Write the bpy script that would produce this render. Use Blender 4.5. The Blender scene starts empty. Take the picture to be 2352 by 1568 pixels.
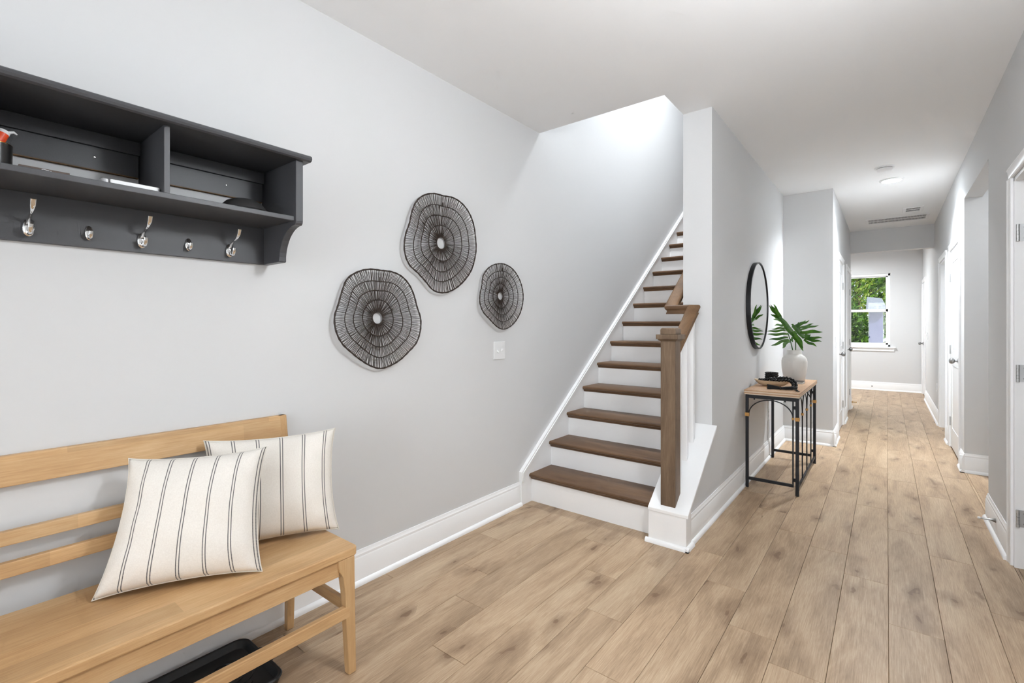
import bpy, bmesh, math, random
from mathutils import Vector, Matrix
random.seed(7)
R = math.radians
SC = bpy.context.scene
COL = SC.collection

# ------------------------------------------------------------------ camera
cam_d = bpy.data.cameras.new('camera'); cam = bpy.data.objects.new('camera', cam_d); COL.objects.link(cam)
cam.location = (0, 0, 1.27); cam.rotation_euler = (R(90), 0, 0.668132)
cam_d.sensor_width = 36; cam_d.lens = 1091.34 * 36 / 2352; cam_d.shift_y = -36.657 / 2352
cam_d.clip_start = 0.02; cam_d.clip_end = 200
SC.camera = cam
# ------------------------------------------------------------------ world, sun, big lights, exposure
W = bpy.data.worlds.new('sky'); SC.world = W; W.use_nodes = True
bg = W.node_tree.nodes['Background']; bg.inputs[0].default_value = (0.80, 0.90, 1.0, 1); bg.inputs[1].default_value = 1.1
def lamp(name, kind, loc, energy, color=(1, 1, 1), rot=(0, 0, 0), **kw):
    d = bpy.data.lights.new(name, kind); d.energy = energy; d.color = color
    for k, v in kw.items(): setattr(d, k, v)
    o = bpy.data.objects.new(name, d); COL.objects.link(o); o.location = loc; o.rotation_euler = rot
    return o
COOL = (0.90, 0.955, 1.0)
lamp('sun', 'SUN', (6, 14, 10), 7.0, (1, .95, .85), (R(20), R(38), 0), angle=R(1))
# added area light imitating daylight from the unseen front door behind the camera
lamp('front_door_fill', 'AREA', (-0.05, -3.55, 1.25), 104, COOL, (R(103), 0, 0), shape='RECTANGLE', size=1.5, size_y=2.2)
# unseen landing and far-room lights added for brightness; the foyer pendant follows further down
lamp('landing_fill', 'AREA', (-1.50, 4.4, 5.02), 78, COOL, (0, 0, 0), shape='DISK', size=0.5)
lamp('far_room_fill', 'AREA', (-1.0, 10.4, 2.60), 76, COOL, (0, 0, 0), shape='DISK', size=0.6)
lamp('hall_downlight_light', 'AREA', (.036, 6.02, 2.692), 36, COOL, (0, 0, 0), shape='DISK', size=0.14, spread=R(135))
lamp('passage_fill', 'AREA', (1.2, 5.0, 2.60), 9, COOL, (0, 0, 0), shape='DISK', size=0.3)  # unseen light added to brighten the side passage
lamp('bath_fill', 'AREA', (1.1, 7.6, 2.60), 7, COOL, (0, 0, 0), shape='DISK', size=0.3)  # another added light, out of view, for the bathroom doorway
VS = SC.view_settings
VS.view_transform = 'Standard'; VS.look = 'None'; VS.exposure = 0.07; VS.gamma = 1.0; VS.use_curve_mapping = False
SC.cycles.use_denoising = True; SC.cycles.use_adaptive_sampling = True; SC.cycles.adaptive_threshold = .10; SC.cycles.adaptive_min_samples = 12
SC.cycles.max_bounces = 6; SC.cycles.diffuse_bounces = 4; SC.cycles.glossy_bounces = 3; SC.cycles.transmission_bounces = 2; SC.cycles.transparent_max_bounces = 6; SC.cycles.caustics_reflective = False; SC.cycles.caustics_refractive = False

# ------------------------------------------------------------------ materials
def new_mat(name):
    m = bpy.data.materials.new(name); m.use_nodes = True
    nt = m.node_tree; b = nt.nodes['Principled BSDF']
    return m, nt, b
def lin(c):
    return tuple(((x / 255) / 12.92 if x / 255 <= .04045 else ((x / 255 + .055) / 1.055) ** 2.4) for x in c) + (1,)
def plain(name, rgb, rough=.5, metal=0, bump=0, bscale=200, spec=.5, coat=0, var=0):
    m, nt, b = new_mat(name); c = lin(rgb)
    b.inputs['Base Color'].default_value = c; b.inputs['Roughness'].default_value = rough
    b.inputs['Metallic'].default_value = metal; b.inputs['Specular IOR Level'].default_value = spec
    b.inputs['Coat Weight'].default_value = coat
    if bump or var:
        tc = nt.nodes.new('ShaderNodeTexCoord'); n = nt.nodes.new('ShaderNodeTexNoise')
        n.inputs['Scale'].default_value = bscale; n.inputs['Detail'].default_value = 3
        nt.links.new(tc.outputs['Object'], n.inputs['Vector'])
        if bump:
            bp = nt.nodes.new('ShaderNodeBump'); bp.inputs['Strength'].default_value = bump; bp.inputs['Distance'].default_value = .002
            nt.links.new(n.outputs['Fac'], bp.inputs['Height']); nt.links.new(bp.outputs['Normal'], b.inputs['Normal'])
        if var:
            r = nt.nodes.new('ShaderNodeValToRGB')
            r.color_ramp.elements[0].position = .3; r.color_ramp.elements[1].position = .7
            r.color_ramp.elements[0].color = tuple(x * (1 - var) for x in c[:3]) + (1,)
            r.color_ramp.elements[1].color = tuple(min(1, x * (1 + var)) for x in c[:3]) + (1,)
            nt.links.new(n.outputs['Fac'], r.inputs['Fac']); nt.links.new(r.outputs['Color'], b.inputs['Base Color'])
    return m
def wood(name, cols, axis='Y', rough=.45, stretch=14, scale=1.0, knots=None, per_obj=.0, bump=.12, fine=.35, spec=.35, lam=None):
    """cols: dark, mid, light sRGB; grain runs along axis (object coordinates)."""
    m, nt, b = new_mat(name); N = nt.nodes.new; L = nt.links.new
    tc = N('ShaderNodeTexCoord'); oi = N('ShaderNodeObjectInfo')
    mul = N('ShaderNodeVectorMath'); mul.operation = 'SCALE'; mul.inputs[0].default_value = (37.1, 91.7, 53.3)
    L(oi.outputs['Random'], mul.inputs['Scale'])
    add = N('ShaderNodeVectorMath'); L(tc.outputs['Object'], add.inputs[0]); L(mul.outputs[0], add.inputs[1])
    def mapped(k, s):
        mp = N('ShaderNodeMapping'); v = [k * s] * 3; v['XYZ'.index(axis)] = s
        mp.inputs['Scale'].default_value = v; L(add.outputs[0], mp.inputs['Vector']); return mp
    m1 = mapped(stretch * .35, 1.3 * scale)
    n1 = N('ShaderNodeTexNoise'); n1.inputs['Scale'].default_value = 1.0; n1.inputs['Detail'].default_value = 5
    n1.inputs['Roughness'].default_value = .6; n1.inputs['Distortion'].default_value = 1.1; L(m1.outputs[0], n1.inputs['Vector'])
    m2 = mapped(stretch * 2.2, 4 * scale)
    n2 = N('ShaderNodeTexNoise'); n2.inputs['Scale'].default_value = 2.2; n2.inputs['Detail'].default_value = 6
    n2.inputs['Roughness'].default_value = .7; n2.inputs['Distortion'].default_value = .4; L(m2.outputs[0], n2.inputs['Vector'])
    mix = N('ShaderNodeMix'); mix.data_type = 'FLOAT'; mix.inputs[0].default_value = fine
    L(n1.outputs['Fac'], mix.inputs[2]); L(n2.outputs['Fac'], mix.inputs[3])
    r = N('ShaderNodeValToRGB'); e = r.color_ramp.elements
    e[0].position = .33; e[0].color = lin(cols[0]); e[1].position = .68; e[1].color = lin(cols[2])
    x = e.new(.5); x.color = lin(cols[1])
    L(mix.outputs[0], r.inputs['Fac']); col = r.outputs['Color']
    if knots:
        mk = mapped(2.6, 1.55)
        nk = N('ShaderNodeTexNoise'); nk.inputs['Scale'].default_value = 3.0; nk.inputs['Detail'].default_value = 3; L(mk.outputs[0], nk.inputs['Vector'])
        ad = N('ShaderNodeVectorMath'); ad.operation = 'MULTIPLY_ADD'; ad.inputs[1].default_value = (.55, .55, .55)
        L(nk.outputs['Color'], ad.inputs[0]); L(mk.outputs[0], ad.inputs[2])
        vo = N('ShaderNodeTexVoronoi'); vo.voronoi_dimensions = '2D'; vo.inputs['Scale'].default_value = 1.5; vo.inputs['Randomness'].default_value = 1
        L(ad.outputs[0], vo.inputs['Vector'])
        kr = N('ShaderNodeValToRGB'); k = kr.color_ramp.elements
        k[0].position = .02; k[0].color = (.85, .85, .85, 1); k[1].position = .34; k[1].color = (0, 0, 0, 1)
        y = k.new(.10); y.color = (.38, .38, .38, 1)
        # wavy growth rings round the knot
        rg = N('ShaderNodeMath'); rg.operation = 'MULTIPLY'; rg.inputs[1].default_value = 95; L(vo.outputs['Distance'], rg.inputs[0])
        sn = N('ShaderNodeMath'); sn.operation = 'SINE'; L(rg.outputs[0], sn.inputs[0])
        ma = N('ShaderNodeMath'); ma.operation = 'MULTIPLY_ADD'; ma.inputs[1].default_value = .014; L(sn.outputs[0], ma.inputs[0]); L(vo.outputs['Distance'], ma.inputs[2])
        L(ma.outputs[0], kr.inputs['Fac'])
        sp = N('ShaderNodeSeparateColor'); L(vo.outputs['Color'], sp.inputs[0])
        gt = N('ShaderNodeMapRange'); gt.inputs['From Min'].default_value = .32; gt.inputs['From Max'].default_value = .68; L(sp.outputs[0], gt.inputs['Value'])
        kk = N('ShaderNodeMath'); kk.operation = 'MULTIPLY'; L(kr.outputs['Color'], kk.inputs[0]); L(gt.outputs[0], kk.inputs[1])
        km = N('ShaderNodeMix'); km.data_type = 'RGBA'; L(kk.outputs[0], km.inputs[0])
        L(col, km.inputs[6]); km.inputs[7].default_value = lin(knots); col = km.outputs[2]
    if per_obj:
        mr = N('ShaderNodeMapRange'); mr.inputs['To Min'].default_value = 1 - per_obj; mr.inputs['To Max'].default_value = 1 + per_obj
        L(oi.outputs['Random'], mr.inputs['Value'])
        hs = N('ShaderNodeHueSaturation'); L(mr.outputs[0], hs.inputs['Value']); L(col, hs.inputs['Color']); col = hs.outputs['Color']
    if lam:
        dv = N('ShaderNodeVectorMath'); dv.operation = 'DIVIDE'; dv.inputs[1].default_value = lam; L(add.outputs[0], dv.inputs[0])
        # staves start at staggered places: shift the long axis by a random amount per stave row
        sx = N('ShaderNodeSeparateXYZ'); L(dv.outputs[0], sx.inputs[0])
        rx = N('ShaderNodeMath'); rx.operation = 'FLOOR'; L(sx.outputs['X'], rx.inputs[0])
        wn0 = N('ShaderNodeTexWhiteNoise'); wn0.noise_dimensions = '1D'; L(rx.outputs[0], wn0.inputs['W'])
        sh = N('ShaderNodeMath'); sh.operation = 'ADD'; L(sx.outputs['Y'], sh.inputs[0]); L(wn0.outputs['Value'], sh.inputs[1])
        fy = N('ShaderNodeMath'); fy.operation = 'FLOOR'; L(sh.outputs[0], fy.inputs[0])
        cb = N('ShaderNodeCombineXYZ'); L(rx.outputs[0], cb.inputs['X']); L(fy.outputs[0], cb.inputs['Y'])
        wn = N('ShaderNodeTexWhiteNoise'); wn.noise_dimensions = '2D'; L(cb.outputs[0], wn.inputs['Vector'])
        m2_ = N('ShaderNodeMapRange'); m2_.inputs['To Min'].default_value = .90; m2_.inputs['To Max'].default_value = 1.06; L(wn.outputs['Value'], m2_.inputs['Value'])
        h2 = N('ShaderNodeHueSaturation'); L(m2_.outputs[0], h2.inputs['Value']); L(col, h2.inputs['Color']); col = h2.outputs['Color']
    L(col, b.inputs['Base Color'])
    b.inputs['Roughness'].default_value = rough; b.inputs['Specular IOR Level'].default_value = spec
    if bump:
        bp = N('ShaderNodeBump'); bp.inputs['Strength'].default_value = bump; bp.inputs['Distance'].default_value = .001
        L(n2.outputs['Fac'], bp.inputs['Height']); L(bp.outputs['Normal'], b.inputs['Normal'])
    return m
def emit(name, rgb, s):
    m, nt, b = new_mat(name); b.inputs['Emission Color'].default_value = lin(rgb); b.inputs['Emission Strength'].default_value = s
    b.inputs['Base Color'].default_value = lin(rgb); return m
def glass_mat(name):
    m, nt, b = new_mat(name); nt.nodes.remove(b); N = nt.nodes.new; L = nt.links.new
    t = N('ShaderNodeBsdfTransparent'); g = N('ShaderNodeBsdfGlossy'); g.inputs['Roughness'].default_value = .02
    f = N('ShaderNodeFresnel'); f.inputs['IOR'].default_value = 1.35; mx = N('ShaderNodeMixShader')
    L(f.outputs[0], mx.inputs[0]); L(t.outputs[0], mx.inputs[1]); L(g.outputs[0], mx.inputs[2])
    L(mx.outputs[0], nt.nodes['Material Output'].inputs['Surface']); return m

M = {}
M['wall'] = plain('wall_paint', (217, 217, 217), .75, spec=.2)
M['ceil'] = plain('ceiling_paint', (246, 246, 246), .85, spec=.15)
M['trim'] = plain('trim_white', (248, 248, 248), .35, spec=.4)
M['door'] = plain('door_white', (246, 246, 246), .32, spec=.4)
M['plank'] = wood('oak_plank', ((138, 113, 88), (178, 151, 122), (207, 184, 154)), 'Y', .42, 15, 1.0, knots=(106, 78, 55), per_obj=.07, bump=0, fine=.48, spec=.4)
M['sub'] = plain('subfloor', (140, 112, 84), .9)
M['bench'] = wood('bench_oak', ((180, 139, 95), (202, 163, 117), (219, 186, 142)), 'Y', .42, 12, .9, per_obj=.03, bump=0, fine=.42, lam=(.075, .62, 10))
M['benchx'] = wood('bench_oak_cross', ((178, 138, 94), (197, 159, 113), (212, 178, 134)), 'X', .42, 10, .8, per_obj=.05, bump=0, fine=.4)
M['benchz'] = wood('bench_oak_upright', ((180, 140, 96), (199, 161, 115), (214, 180, 136)), 'Z', .42, 10, .8, per_obj=.05, bump=0, fine=.4)
M['tread'] = wood('stained_tread', ((78, 57, 41), (108, 82, 60), (132, 103, 78)), 'X', .36, 12, 1.0, per_obj=.04, bump=.08, fine=.45)
M['newel'] = wood('stained_newel', ((80, 64, 50), (112, 92, 73), (138, 116, 94)), 'Z', .45, 16, 1.2, bump=.12, fine=.5)
M['rail'] = wood('stained_rail', ((88, 64, 44), (122, 93, 66), (146, 114, 84)), 'Y', .6, 16, 1.0, bump=.08, fine=.45, spec=.25)
M['black'] = plain('black_laminate', (74, 74, 77), .40, bump=.08, bscale=900, spec=.4, var=.10)
M['mdf'] = plain('raw_board_edge', (120, 90, 58), .8)
M['chrome'] = plain('chrome', (235, 235, 235), .06, 1)
M['nickel'] = plain('satin_nickel', (150, 150, 150), .3, 1)
M['steel'] = plain('hinge_steel', (196, 196, 196), .38, .65)
M['brass'] = plain('brass', (176, 140, 80), .35, 1)
M['rattan'] = plain('dark_rattan', (46, 34, 26), .6, bump=.3, bscale=600, var=.3)
M['plate'] = plain('white_plastic', (238, 238, 238), .35)
M['slot'] = plain('dark_slot', (60, 60, 60), .8)
M['grille'] = plain('grille_dark', (158, 158, 158), .8)
M['tray'] = plain('black_plastic', (24, 24, 25), .38, bump=.1, bscale=500)
M['iron'] = plain('black_iron', (28, 28, 32), .45, .3)
M['wrap'] = plain('cane_wrap', (196, 146, 78), .55, bump=.4, bscale=700, var=.15)
M['ttop'] = wood('table_wood', ((164, 124, 92), (190, 152, 118), (210, 178, 146)), 'Y', .5, 12, 1.0, bump=.06)
M['tedge'] = plain('pale_ply', (226, 208, 186), .6, bump=.1, bscale=300)
M['ceramic'] = plain('off_white_ceramic', (224, 220, 214), .38, bump=.08, bscale=260)
M['bowl'] = wood('bowl_wood', ((180, 154, 122), (206, 182, 150), (222, 202, 174)), 'X', .6, 10, 2.0, bump=.15)
M['bead'] = plain('black_bead', (16, 14, 14), .18)
M['tassel'] = plain('black_thread', (18, 17, 18), .85)
M['book'] = plain('black_cover', (22, 22, 24), .3)
M['paper'] = plain('paper', (236, 232, 226), .8)
M['mirror'] = plain('mirror_glass', (248, 248, 248), .0, 1)
M['frame'] = plain('black_frame', (24, 24, 26), .4, .2)
M['orange'] = plain('orange_label', (236, 76, 30), .35)
M['whitecap'] = plain('white_cap', (240, 240, 240), .35)
M['greycap'] = plain('grey_cap', (150, 150, 152), .3, .3)
M['cup'] = plain('black_cup', (36, 34, 33), .3)
M['gold'] = plain('gold_rim', (190, 160, 90), .25, 1)
M['felt'] = plain('black_felt', (34, 33, 33), .75, bump=.2, bscale=700)
M['lamp'] = emit('lamp_lens', (238, 247, 255), 110)
M['globe'] = emit('fill_globe_glow', (245, 250, 255), 80)  # glow of the unseen pendant added over the foyer
M['glass'] = glass_mat('window_glass')
M['bark'] = plain('bark', (92, 78, 62), .9, bump=.5, bscale=40, var=.25)
M['mulch'] = plain('leaf_litter', (150, 128, 108), .95, bump=.5, bscale=12, var=.25)
M['refl_blue'] = plain('blue_reflection', (92, 98, 138), .5)  # lower, bluish part of the window reflection, as a solid colour
M['refl_pale'] = plain('pale_reflection', (126, 136, 150), .4)  # upper, paler part of the same reflection
M['brick'] = plain('outer_wall', (200, 196, 190), .8)
M['concrete'] = plain('porch', (170, 168, 164), .9)
def leaf_mat(name, a, c, trans=.25):
    m, nt, b = new_mat(name); N = nt.nodes.new; L = nt.links.new
    tc = N('ShaderNodeTexCoord'); n = N('ShaderNodeTexNoise'); n.inputs['Scale'].default_value = 14; L(tc.outputs['Object'], n.inputs['Vector'])
    r = N('ShaderNodeValToRGB'); r.color_ramp.elements[0].position = .35; r.color_ramp.elements[1].position = .65
    r.color_ramp.elements[0].color = lin(a); r.color_ramp.elements[1].color = lin(c)
    L(n.outputs['Fac'], r.inputs['Fac']); L(r.outputs['Color'], b.inputs['Base Color'])
    b.inputs['Roughness'].default_value = .38
    if trans:
        t = N('ShaderNodeBsdfTranslucent'); L(r.outputs['Color'], t.inputs['Color']); mx = N('ShaderNodeMixShader'); mx.inputs[0].default_value = trans
        L(b.outputs[0], mx.inputs[1]); L(t.outputs[0], mx.inputs[2]); L(mx.outputs[0], nt.nodes['Material Output'].inputs['Surface'])
    return m
M['leaf'] = leaf_mat('philodendron_leaf', (44, 92, 18), (84, 136, 36), .18)
M['stem'] = plain('leaf_stem', (50, 92, 40), .45)
M['fol1'] = leaf_mat('tree_leaf_bright', (120, 160, 50), (196, 216, 110), .4)
M['fol2'] = leaf_mat('tree_leaf_mid', (70, 118, 36), (120, 164, 64), .4)
M['fol3'] = leaf_mat('tree_leaf_dark', (34, 66, 24), (66, 104, 40), .35)
def stripe_mat(name, n, off):
    m, nt, b = new_mat(name); N = nt.nodes.new; L = nt.links.new
    uv = N('ShaderNodeUVMap'); sx = N('ShaderNodeSeparateXYZ'); L(uv.outputs[0], sx.inputs[0])
    def mth(op, a, v=None):
        q = N('ShaderNodeMath'); q.operation = op
        if isinstance(a, (int, float)): q.inputs[0].default_value = a
        else: L(a, q.inputs[0])
        if v is not None:
            if isinstance(v, (int, float)): q.inputs[1].default_value = v
            else: L(v, q.inputs[1])
        return q.outputs[0]
    t = mth('FRACT', mth('ADD', mth('MULTIPLY', sx.outputs['X'], n), off))
    d = mth('ABSOLUTE', mth('SUBTRACT', t, .5))                 # distance from the pair's centre line
    ln = mth('LESS_THAN', mth('ABSOLUTE', mth('SUBTRACT', d, .055)), .021)
    weave = N('ShaderNodeTexNoise'); weave.inputs['Scale'].default_value = 260
    tc = N('ShaderNodeTexCoord'); L(tc.outputs['Object'], weave.inputs['Vector'])
    r = N('ShaderNodeValToRGB'); r.color_ramp.elements[0].color = lin((226, 219, 209)); r.color_ramp.elements[1].color = lin((244, 239, 231))
    L(weave.outputs['Fac'], r.inputs['Fac'])
    thread = mth('LESS_THAN', mth('FRACT', mth('MULTIPLY', sx.outputs['Y'], 110)), .78)
    mx = N('ShaderNodeMix'); mx.data_type = 'RGBA'; L(mth('MULTIPLY', ln, thread), mx.inputs[0]); L(r.outputs['Color'], mx.inputs[6]); mx.inputs[7].default_value = lin((38, 37, 44))
    L(mx.outputs[2], b.inputs['Base Color']); b.inputs['Roughness'].default_value = .9; b.inputs['Specular IOR Level'].default_value = .1
    b.inputs['Sheen Weight'].default_value = .2
    bp = N('ShaderNodeBump'); bp.inputs['Strength'].default_value = .15; bp.inputs['Distance'].default_value = .001
    L(weave.outputs['Fac'], bp.inputs['Height']); L(bp.outputs['Normal'], b.inputs['Normal'])
    return m

# ------------------------------------------------------------------ mesh helpers
class MB:
    def __init__(s): s.v = []; s.f = []
    def add(s, vs, fs):
        o = len(s.v); s.v += [tuple(p) for p in vs]; s.f += [tuple(i + o for i in q) for q in fs]; return s
    def box(s, x0, x1, y0, y1, z0, z1):
        return s.add([(x0, y0, z0), (x1, y0, z0), (x1, y1, z0), (x0, y1, z0), (x0, y0, z1), (x1, y0, z1), (x1, y1, z1), (x0, y1, z1)],
                     [(0, 3, 2, 1), (4, 5, 6, 7), (0, 1, 5, 4), (1, 2, 6, 5), (2, 3, 7, 6), (3, 0, 4, 7)])
    def prism(s, poly, axis, a, b):
        def p3(p, t):
            return {'X': (t, p[0], p[1]), 'Y': (p[0], t, p[1]), 'Z': (p[0], p[1], t)}[axis]
        n = len(poly); vs = [p3(p, a) for p in poly] + [p3(p, b) for p in poly]
        fs = [tuple(range(n - 1, -1, -1)), tuple(range(n, 2 * n))] + [(i, (i + 1) % n, (i + 1) % n + n, i + n) for i in range(n)]
        return s.add(vs, fs)
    def loft(s, rings, closed_ends=True, loop=False):
        n = len(rings[0]); k = len(rings); vs = [p for r in rings for p in r]; fs = []
        for j in range(k if loop else k - 1):
            a, b = j * n, ((j + 1) % k) * n
            fs += [(a + i, a + (i + 1) % n, b + (i + 1) % n, b + i) for i in range(n)]
        if closed_ends and not loop:
            fs += [tuple(range(n - 1, -1, -1)), tuple(range((k - 1) * n, k * n))]
        return s.add(vs, fs)
    def tube(s, pts, r, n=8, loop=False, flat=1.0, up=None):
        P = [Vector(p) for p in pts]; k = len(P); rings = []; prev = None
        for i in range(k):
            if loop: t = P[(i + 1) % k] - P[i - 1]
            else: t = P[min(i + 1, k - 1)] - P[max(i - 1, 0)]
            t.normalize()
            ref = Vector(up) if up else (prev if prev is not None else (Vector((0, 0, 1)) if abs(t.z) < .9 else Vector((1, 0, 0))))
            a = ref - t * ref.dot(t)
            if a.length < 1e-5: a = t.orthogonal()
            a.normalize(); b = t.cross(a); prev = a
            rr = r[i] if isinstance(r, (list, tuple)) else r
            rings.append([P[i] + a * rr * math.cos(q) + b * rr * flat * math.sin(q) for q in [2 * math.pi * j / n + math.pi / n for j in range(n)]])
        return s.loft(rings, True, loop)
    def lathe(s, prof, c=(0, 0, 0), n=32, axis='Z'):
        rings = []
        for r, h in prof:
            ring = []
            for j in range(n):
                q = 2 * math.pi * j / n; a, b = r * math.cos(q), r * math.sin(q)
                ring.append({'Z': (c[0] + a, c[1] + b, c[2] + h), 'X': (c[0] + h, c[1] + a, c[2] + b), 'Y': (c[0] + a, c[1] + h, c[2] + b)}[axis])
            rings.append(ring)
        return s.loft(rings)
    def sphere(s, c, r, n=12, m=8):
        return s.lathe([(max(1e-4, r * math.sin(math.pi * i / m)), -r * math.cos(math.pi * i / m)) for i in range(m + 1)], c, n)
    def build(s, name, mat, parent=None, bevel=0, smooth=0, seg=2, off=None, kind=None):
        me = bpy.data.meshes.new(name)
        o_off = off if off is not None else (world_loc(parent) if parent else Vector((0, 0, 0)))
        me.from_pydata([tuple(Vector(p) - o_off) for p in s.v], [], s.f)
        bm = bmesh.new(); bm.from_mesh(me); bmesh.ops.recalc_face_normals(bm, faces=bm.faces); bm.to_mesh(me); bm.free()
        me.materials.append(M[mat] if isinstance(mat, str) else mat)
        if smooth:
            me.polygons.foreach_set('use_smooth', [True] * len(me.polygons)); me.set_sharp_from_angle(angle=R(smooth))
        o = bpy.data.objects.new(name, me); COL.objects.link(o)
        if parent: o.parent = parent
        if off is not None and not parent: o.location = off
        if bevel:
            b = o.modifiers.new('bevel', 'BEVEL'); b.width = bevel; b.segments = seg; b.limit_method = 'ANGLE'; b.angle_limit = R(40)
        if kind: o['kind'] = kind
        return o
def world_loc(o):
    v = Vector((0, 0, 0))
    while o: v += o.location; o = o.parent
    return v
def tag(o, label, cat, group=None):
    o['label'] = label; o['category'] = cat
    if group: o['group'] = group
    return o
def thing(name, label, cat, loc, group=None, rz=0):
    o = bpy.data.objects.new(name, None); COL.objects.link(o); o.location = loc; o.rotation_euler = (0, 0, rz); o.empty_display_size = .05
    return tag(o, label, cat, group)
def struct(o, label=None, cat=None):
    o['kind'] = 'structure'
    if label: o['label'] = label
    if cat: o['category'] = cat
    return o
def link_copy(src, parent, loc=None):
    c = src.copy(); COL.objects.link(c); c.parent = parent
    if loc is not None: c.location = loc
    return c

# ------------------------------------------------------------------ key dimensions
XL, XR, H = -2.044, 0.525, 2.711          # left wall, right wall, ceiling
XO, XW, YW = -1.093, -0.905, 3.273         # partition wall beside the stairs
XC, YC, YH, YF = -0.445, 6.016, 8.977, 11.783
YB, YO = -3.40, 2.924
T = .115

# ------------------------------------------------------------------ floor of separate planks
floor = struct(MB().box(-3.6, 2.6, YB, YF + .12, -.10, -.013).build('floor', 'sub'), 'light oak plank floor running down the hallway', 'floor')
PW, PL, S0 = .178, 1.208, -1.419
phase = {-4: .30, -3: .95, -2: .62, -1: .384, 0: .079, 1: .98, 2: .677, 3: .354, 4: .05, 5: .95, 6: .80, 7: .551, 8: .170, 9: 1.074, 10: .55, 11: .2, 12: .8, 13: .45, 14: 1.0, 15: .3, 16: .7}
pcache = {}
def plank(x0, x1, y0, y1):
    w, l = round(x1 - x0, 3), round(y1 - y0, 3)
    if w < .006 or l < .02: return
    if (w, l) not in pcache:
        g, c = .0006, .0011
        vs = [(g, g, -.013), (w - g, g, -.013), (w - g, l - g, -.013), (g, l - g, -.013),
              (g, g, -c), (w - g, g, -c), (w - g, l - g, -c), (g, l - g, -c),
              (g + c, g + c, 0), (w - g - c, g + c, 0), (w - g - c, l - g - c, 0), (g + c, l - g - c, 0)]
        fs = [(0, 3, 2, 1), (8, 9, 10, 11)] + [(i, (i + 1) % 4, (i + 1) % 4 + 4, i + 4) for i in range(4)] + [(4 + i, 4 + (i + 1) % 4, (i + 1) % 4 + 8, i + 8) for i in range(4)]
        me = bpy.data.meshes.new('plank'); me.from_pydata(vs, [], fs); me.materials.append(M['plank']); pcache[(w, l)] = me
    o = bpy.data.objects.new('plank', pcache[(w, l)]); COL.objects.link(o); o.parent = floor; o.location = (x0, y0, 0)
def lay(k, xa, xb, ya, yb):
    x0, x1 = max(S0 + PW * k, xa), min(S0 + PW * (k + 1), xb)
    if x1 - x0 < .006: return
    y = ya; n = math.floor((ya - phase[k]) / PL) + 1
    while y < yb - .02:
        e = min(phase[k] + n * PL, yb); n += 1
        plank(x0, x1, y, e); y = e
for k in range(-4, 11):
    xa, xb = S0 + PW * k, S0 + PW * (k + 1)
    if xb < -1.12: lay(k, XL, XR, YB, 2.80)
    elif xb < -.88: lay(k, XL, XR, YB, 2.80)
    elif xb < -.44: lay(k, XL, XR, YB, YC + .02)
    else: lay(k, XL, XR, YB, YF)
for k in range(2, 5): lay(k, -1.1, XC, YH + .05, YF)
for k in range(10, 17): lay(k, XR, 1.75, 4.40, 5.66)
for k in range(10, 16): lay(k, XR, 1.50, 7.18, 7.99)
for k in range(10, 15): lay(k, XR, 1.35, 2.76, 3.61)

# ------------------------------------------------------------------ walls and ceiling
def wall_y(x0, x1, y0, y1, z1, holes, name, mat='wall', z0=0):
    """wall running along Y; holes = (ya, yb, zb, zt)"""
    m = MB(); y = y0
    for ya, yb, zb, zt in sorted(holes):
        if ya > y: m.box(x0, x1, y, ya, z0, z1)
        if zb > z0: m.box(x0, x1, ya, yb, z0, zb)
        if zt < z1: m.box(x0, x1, ya, yb, zt, z1)
        y = yb
    if y < y1: m.box(x0, x1, y, y1, z0, z1)
    return struct(m.build(name, mat))
def wall_x(y0, y1, x0, x1, z1, holes, name, mat='wall', z0=0):
    m = MB(); x = x0
    for xa, xb, zb, zt in sorted(holes):
        if xa > x: m.box(x, xa, y0, y1, z0, z1)
        if zb > z0: m.box(xa, xb, y0, y1, z0, zb)
        if zt < z1: m.box(xa, xb, y0, y1, zt, z1)
        x = xb
    if x < x1: m.box(x, x1, y0, y1, z0, z1)
    return struct(m.build(name, mat))
DR = 2.045
wall_y(XL - .12, XL, YB, 7.3, 5.3, [], 'wall_left')
wall_y(XR, XR + T, YB, YF, H, [(2.76, 3.61, 0, DR), (4.405, 5.66, 0, 2.37), (5.94, 6.78, 0, DR), (7.20, 7.985, 0, DR), (10.86, 11.66, 0, DR)], 'wall_right')
wall_y(XO, XW, YW, YC, H, [], 'wall_partition')
wall_x(YC, YC + T, XW, XC, H, [], 'wall_closet_front')
wall_y(XC - T, XC, YC + T, YH + .12, H, [(6.60, 7.39, 0, DR), (8.02, 8.80, 0, DR)], 'wall_closet')
wall_x(YB - .12, YB, -3.0, 1.2, H, [(-.80, .70, 0, 2.45)], 'wall_back')
wall_x(YF, YF + .14, -3.6, XR + T, H, [(-.88, .05, .855, 2.285)], 'wall_far')
wall_x(YH, YH + .12, XC, XR, H, [], 'wall_header', z0=2.378)
wall_x(YH + .005, YH + .12, -3.6, XC - T, H, [], 'wall_far_room_front')
wall_y(-3.7, -3.6, YH, YF + .14, H, [], 'wall_far_room_left')
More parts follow.
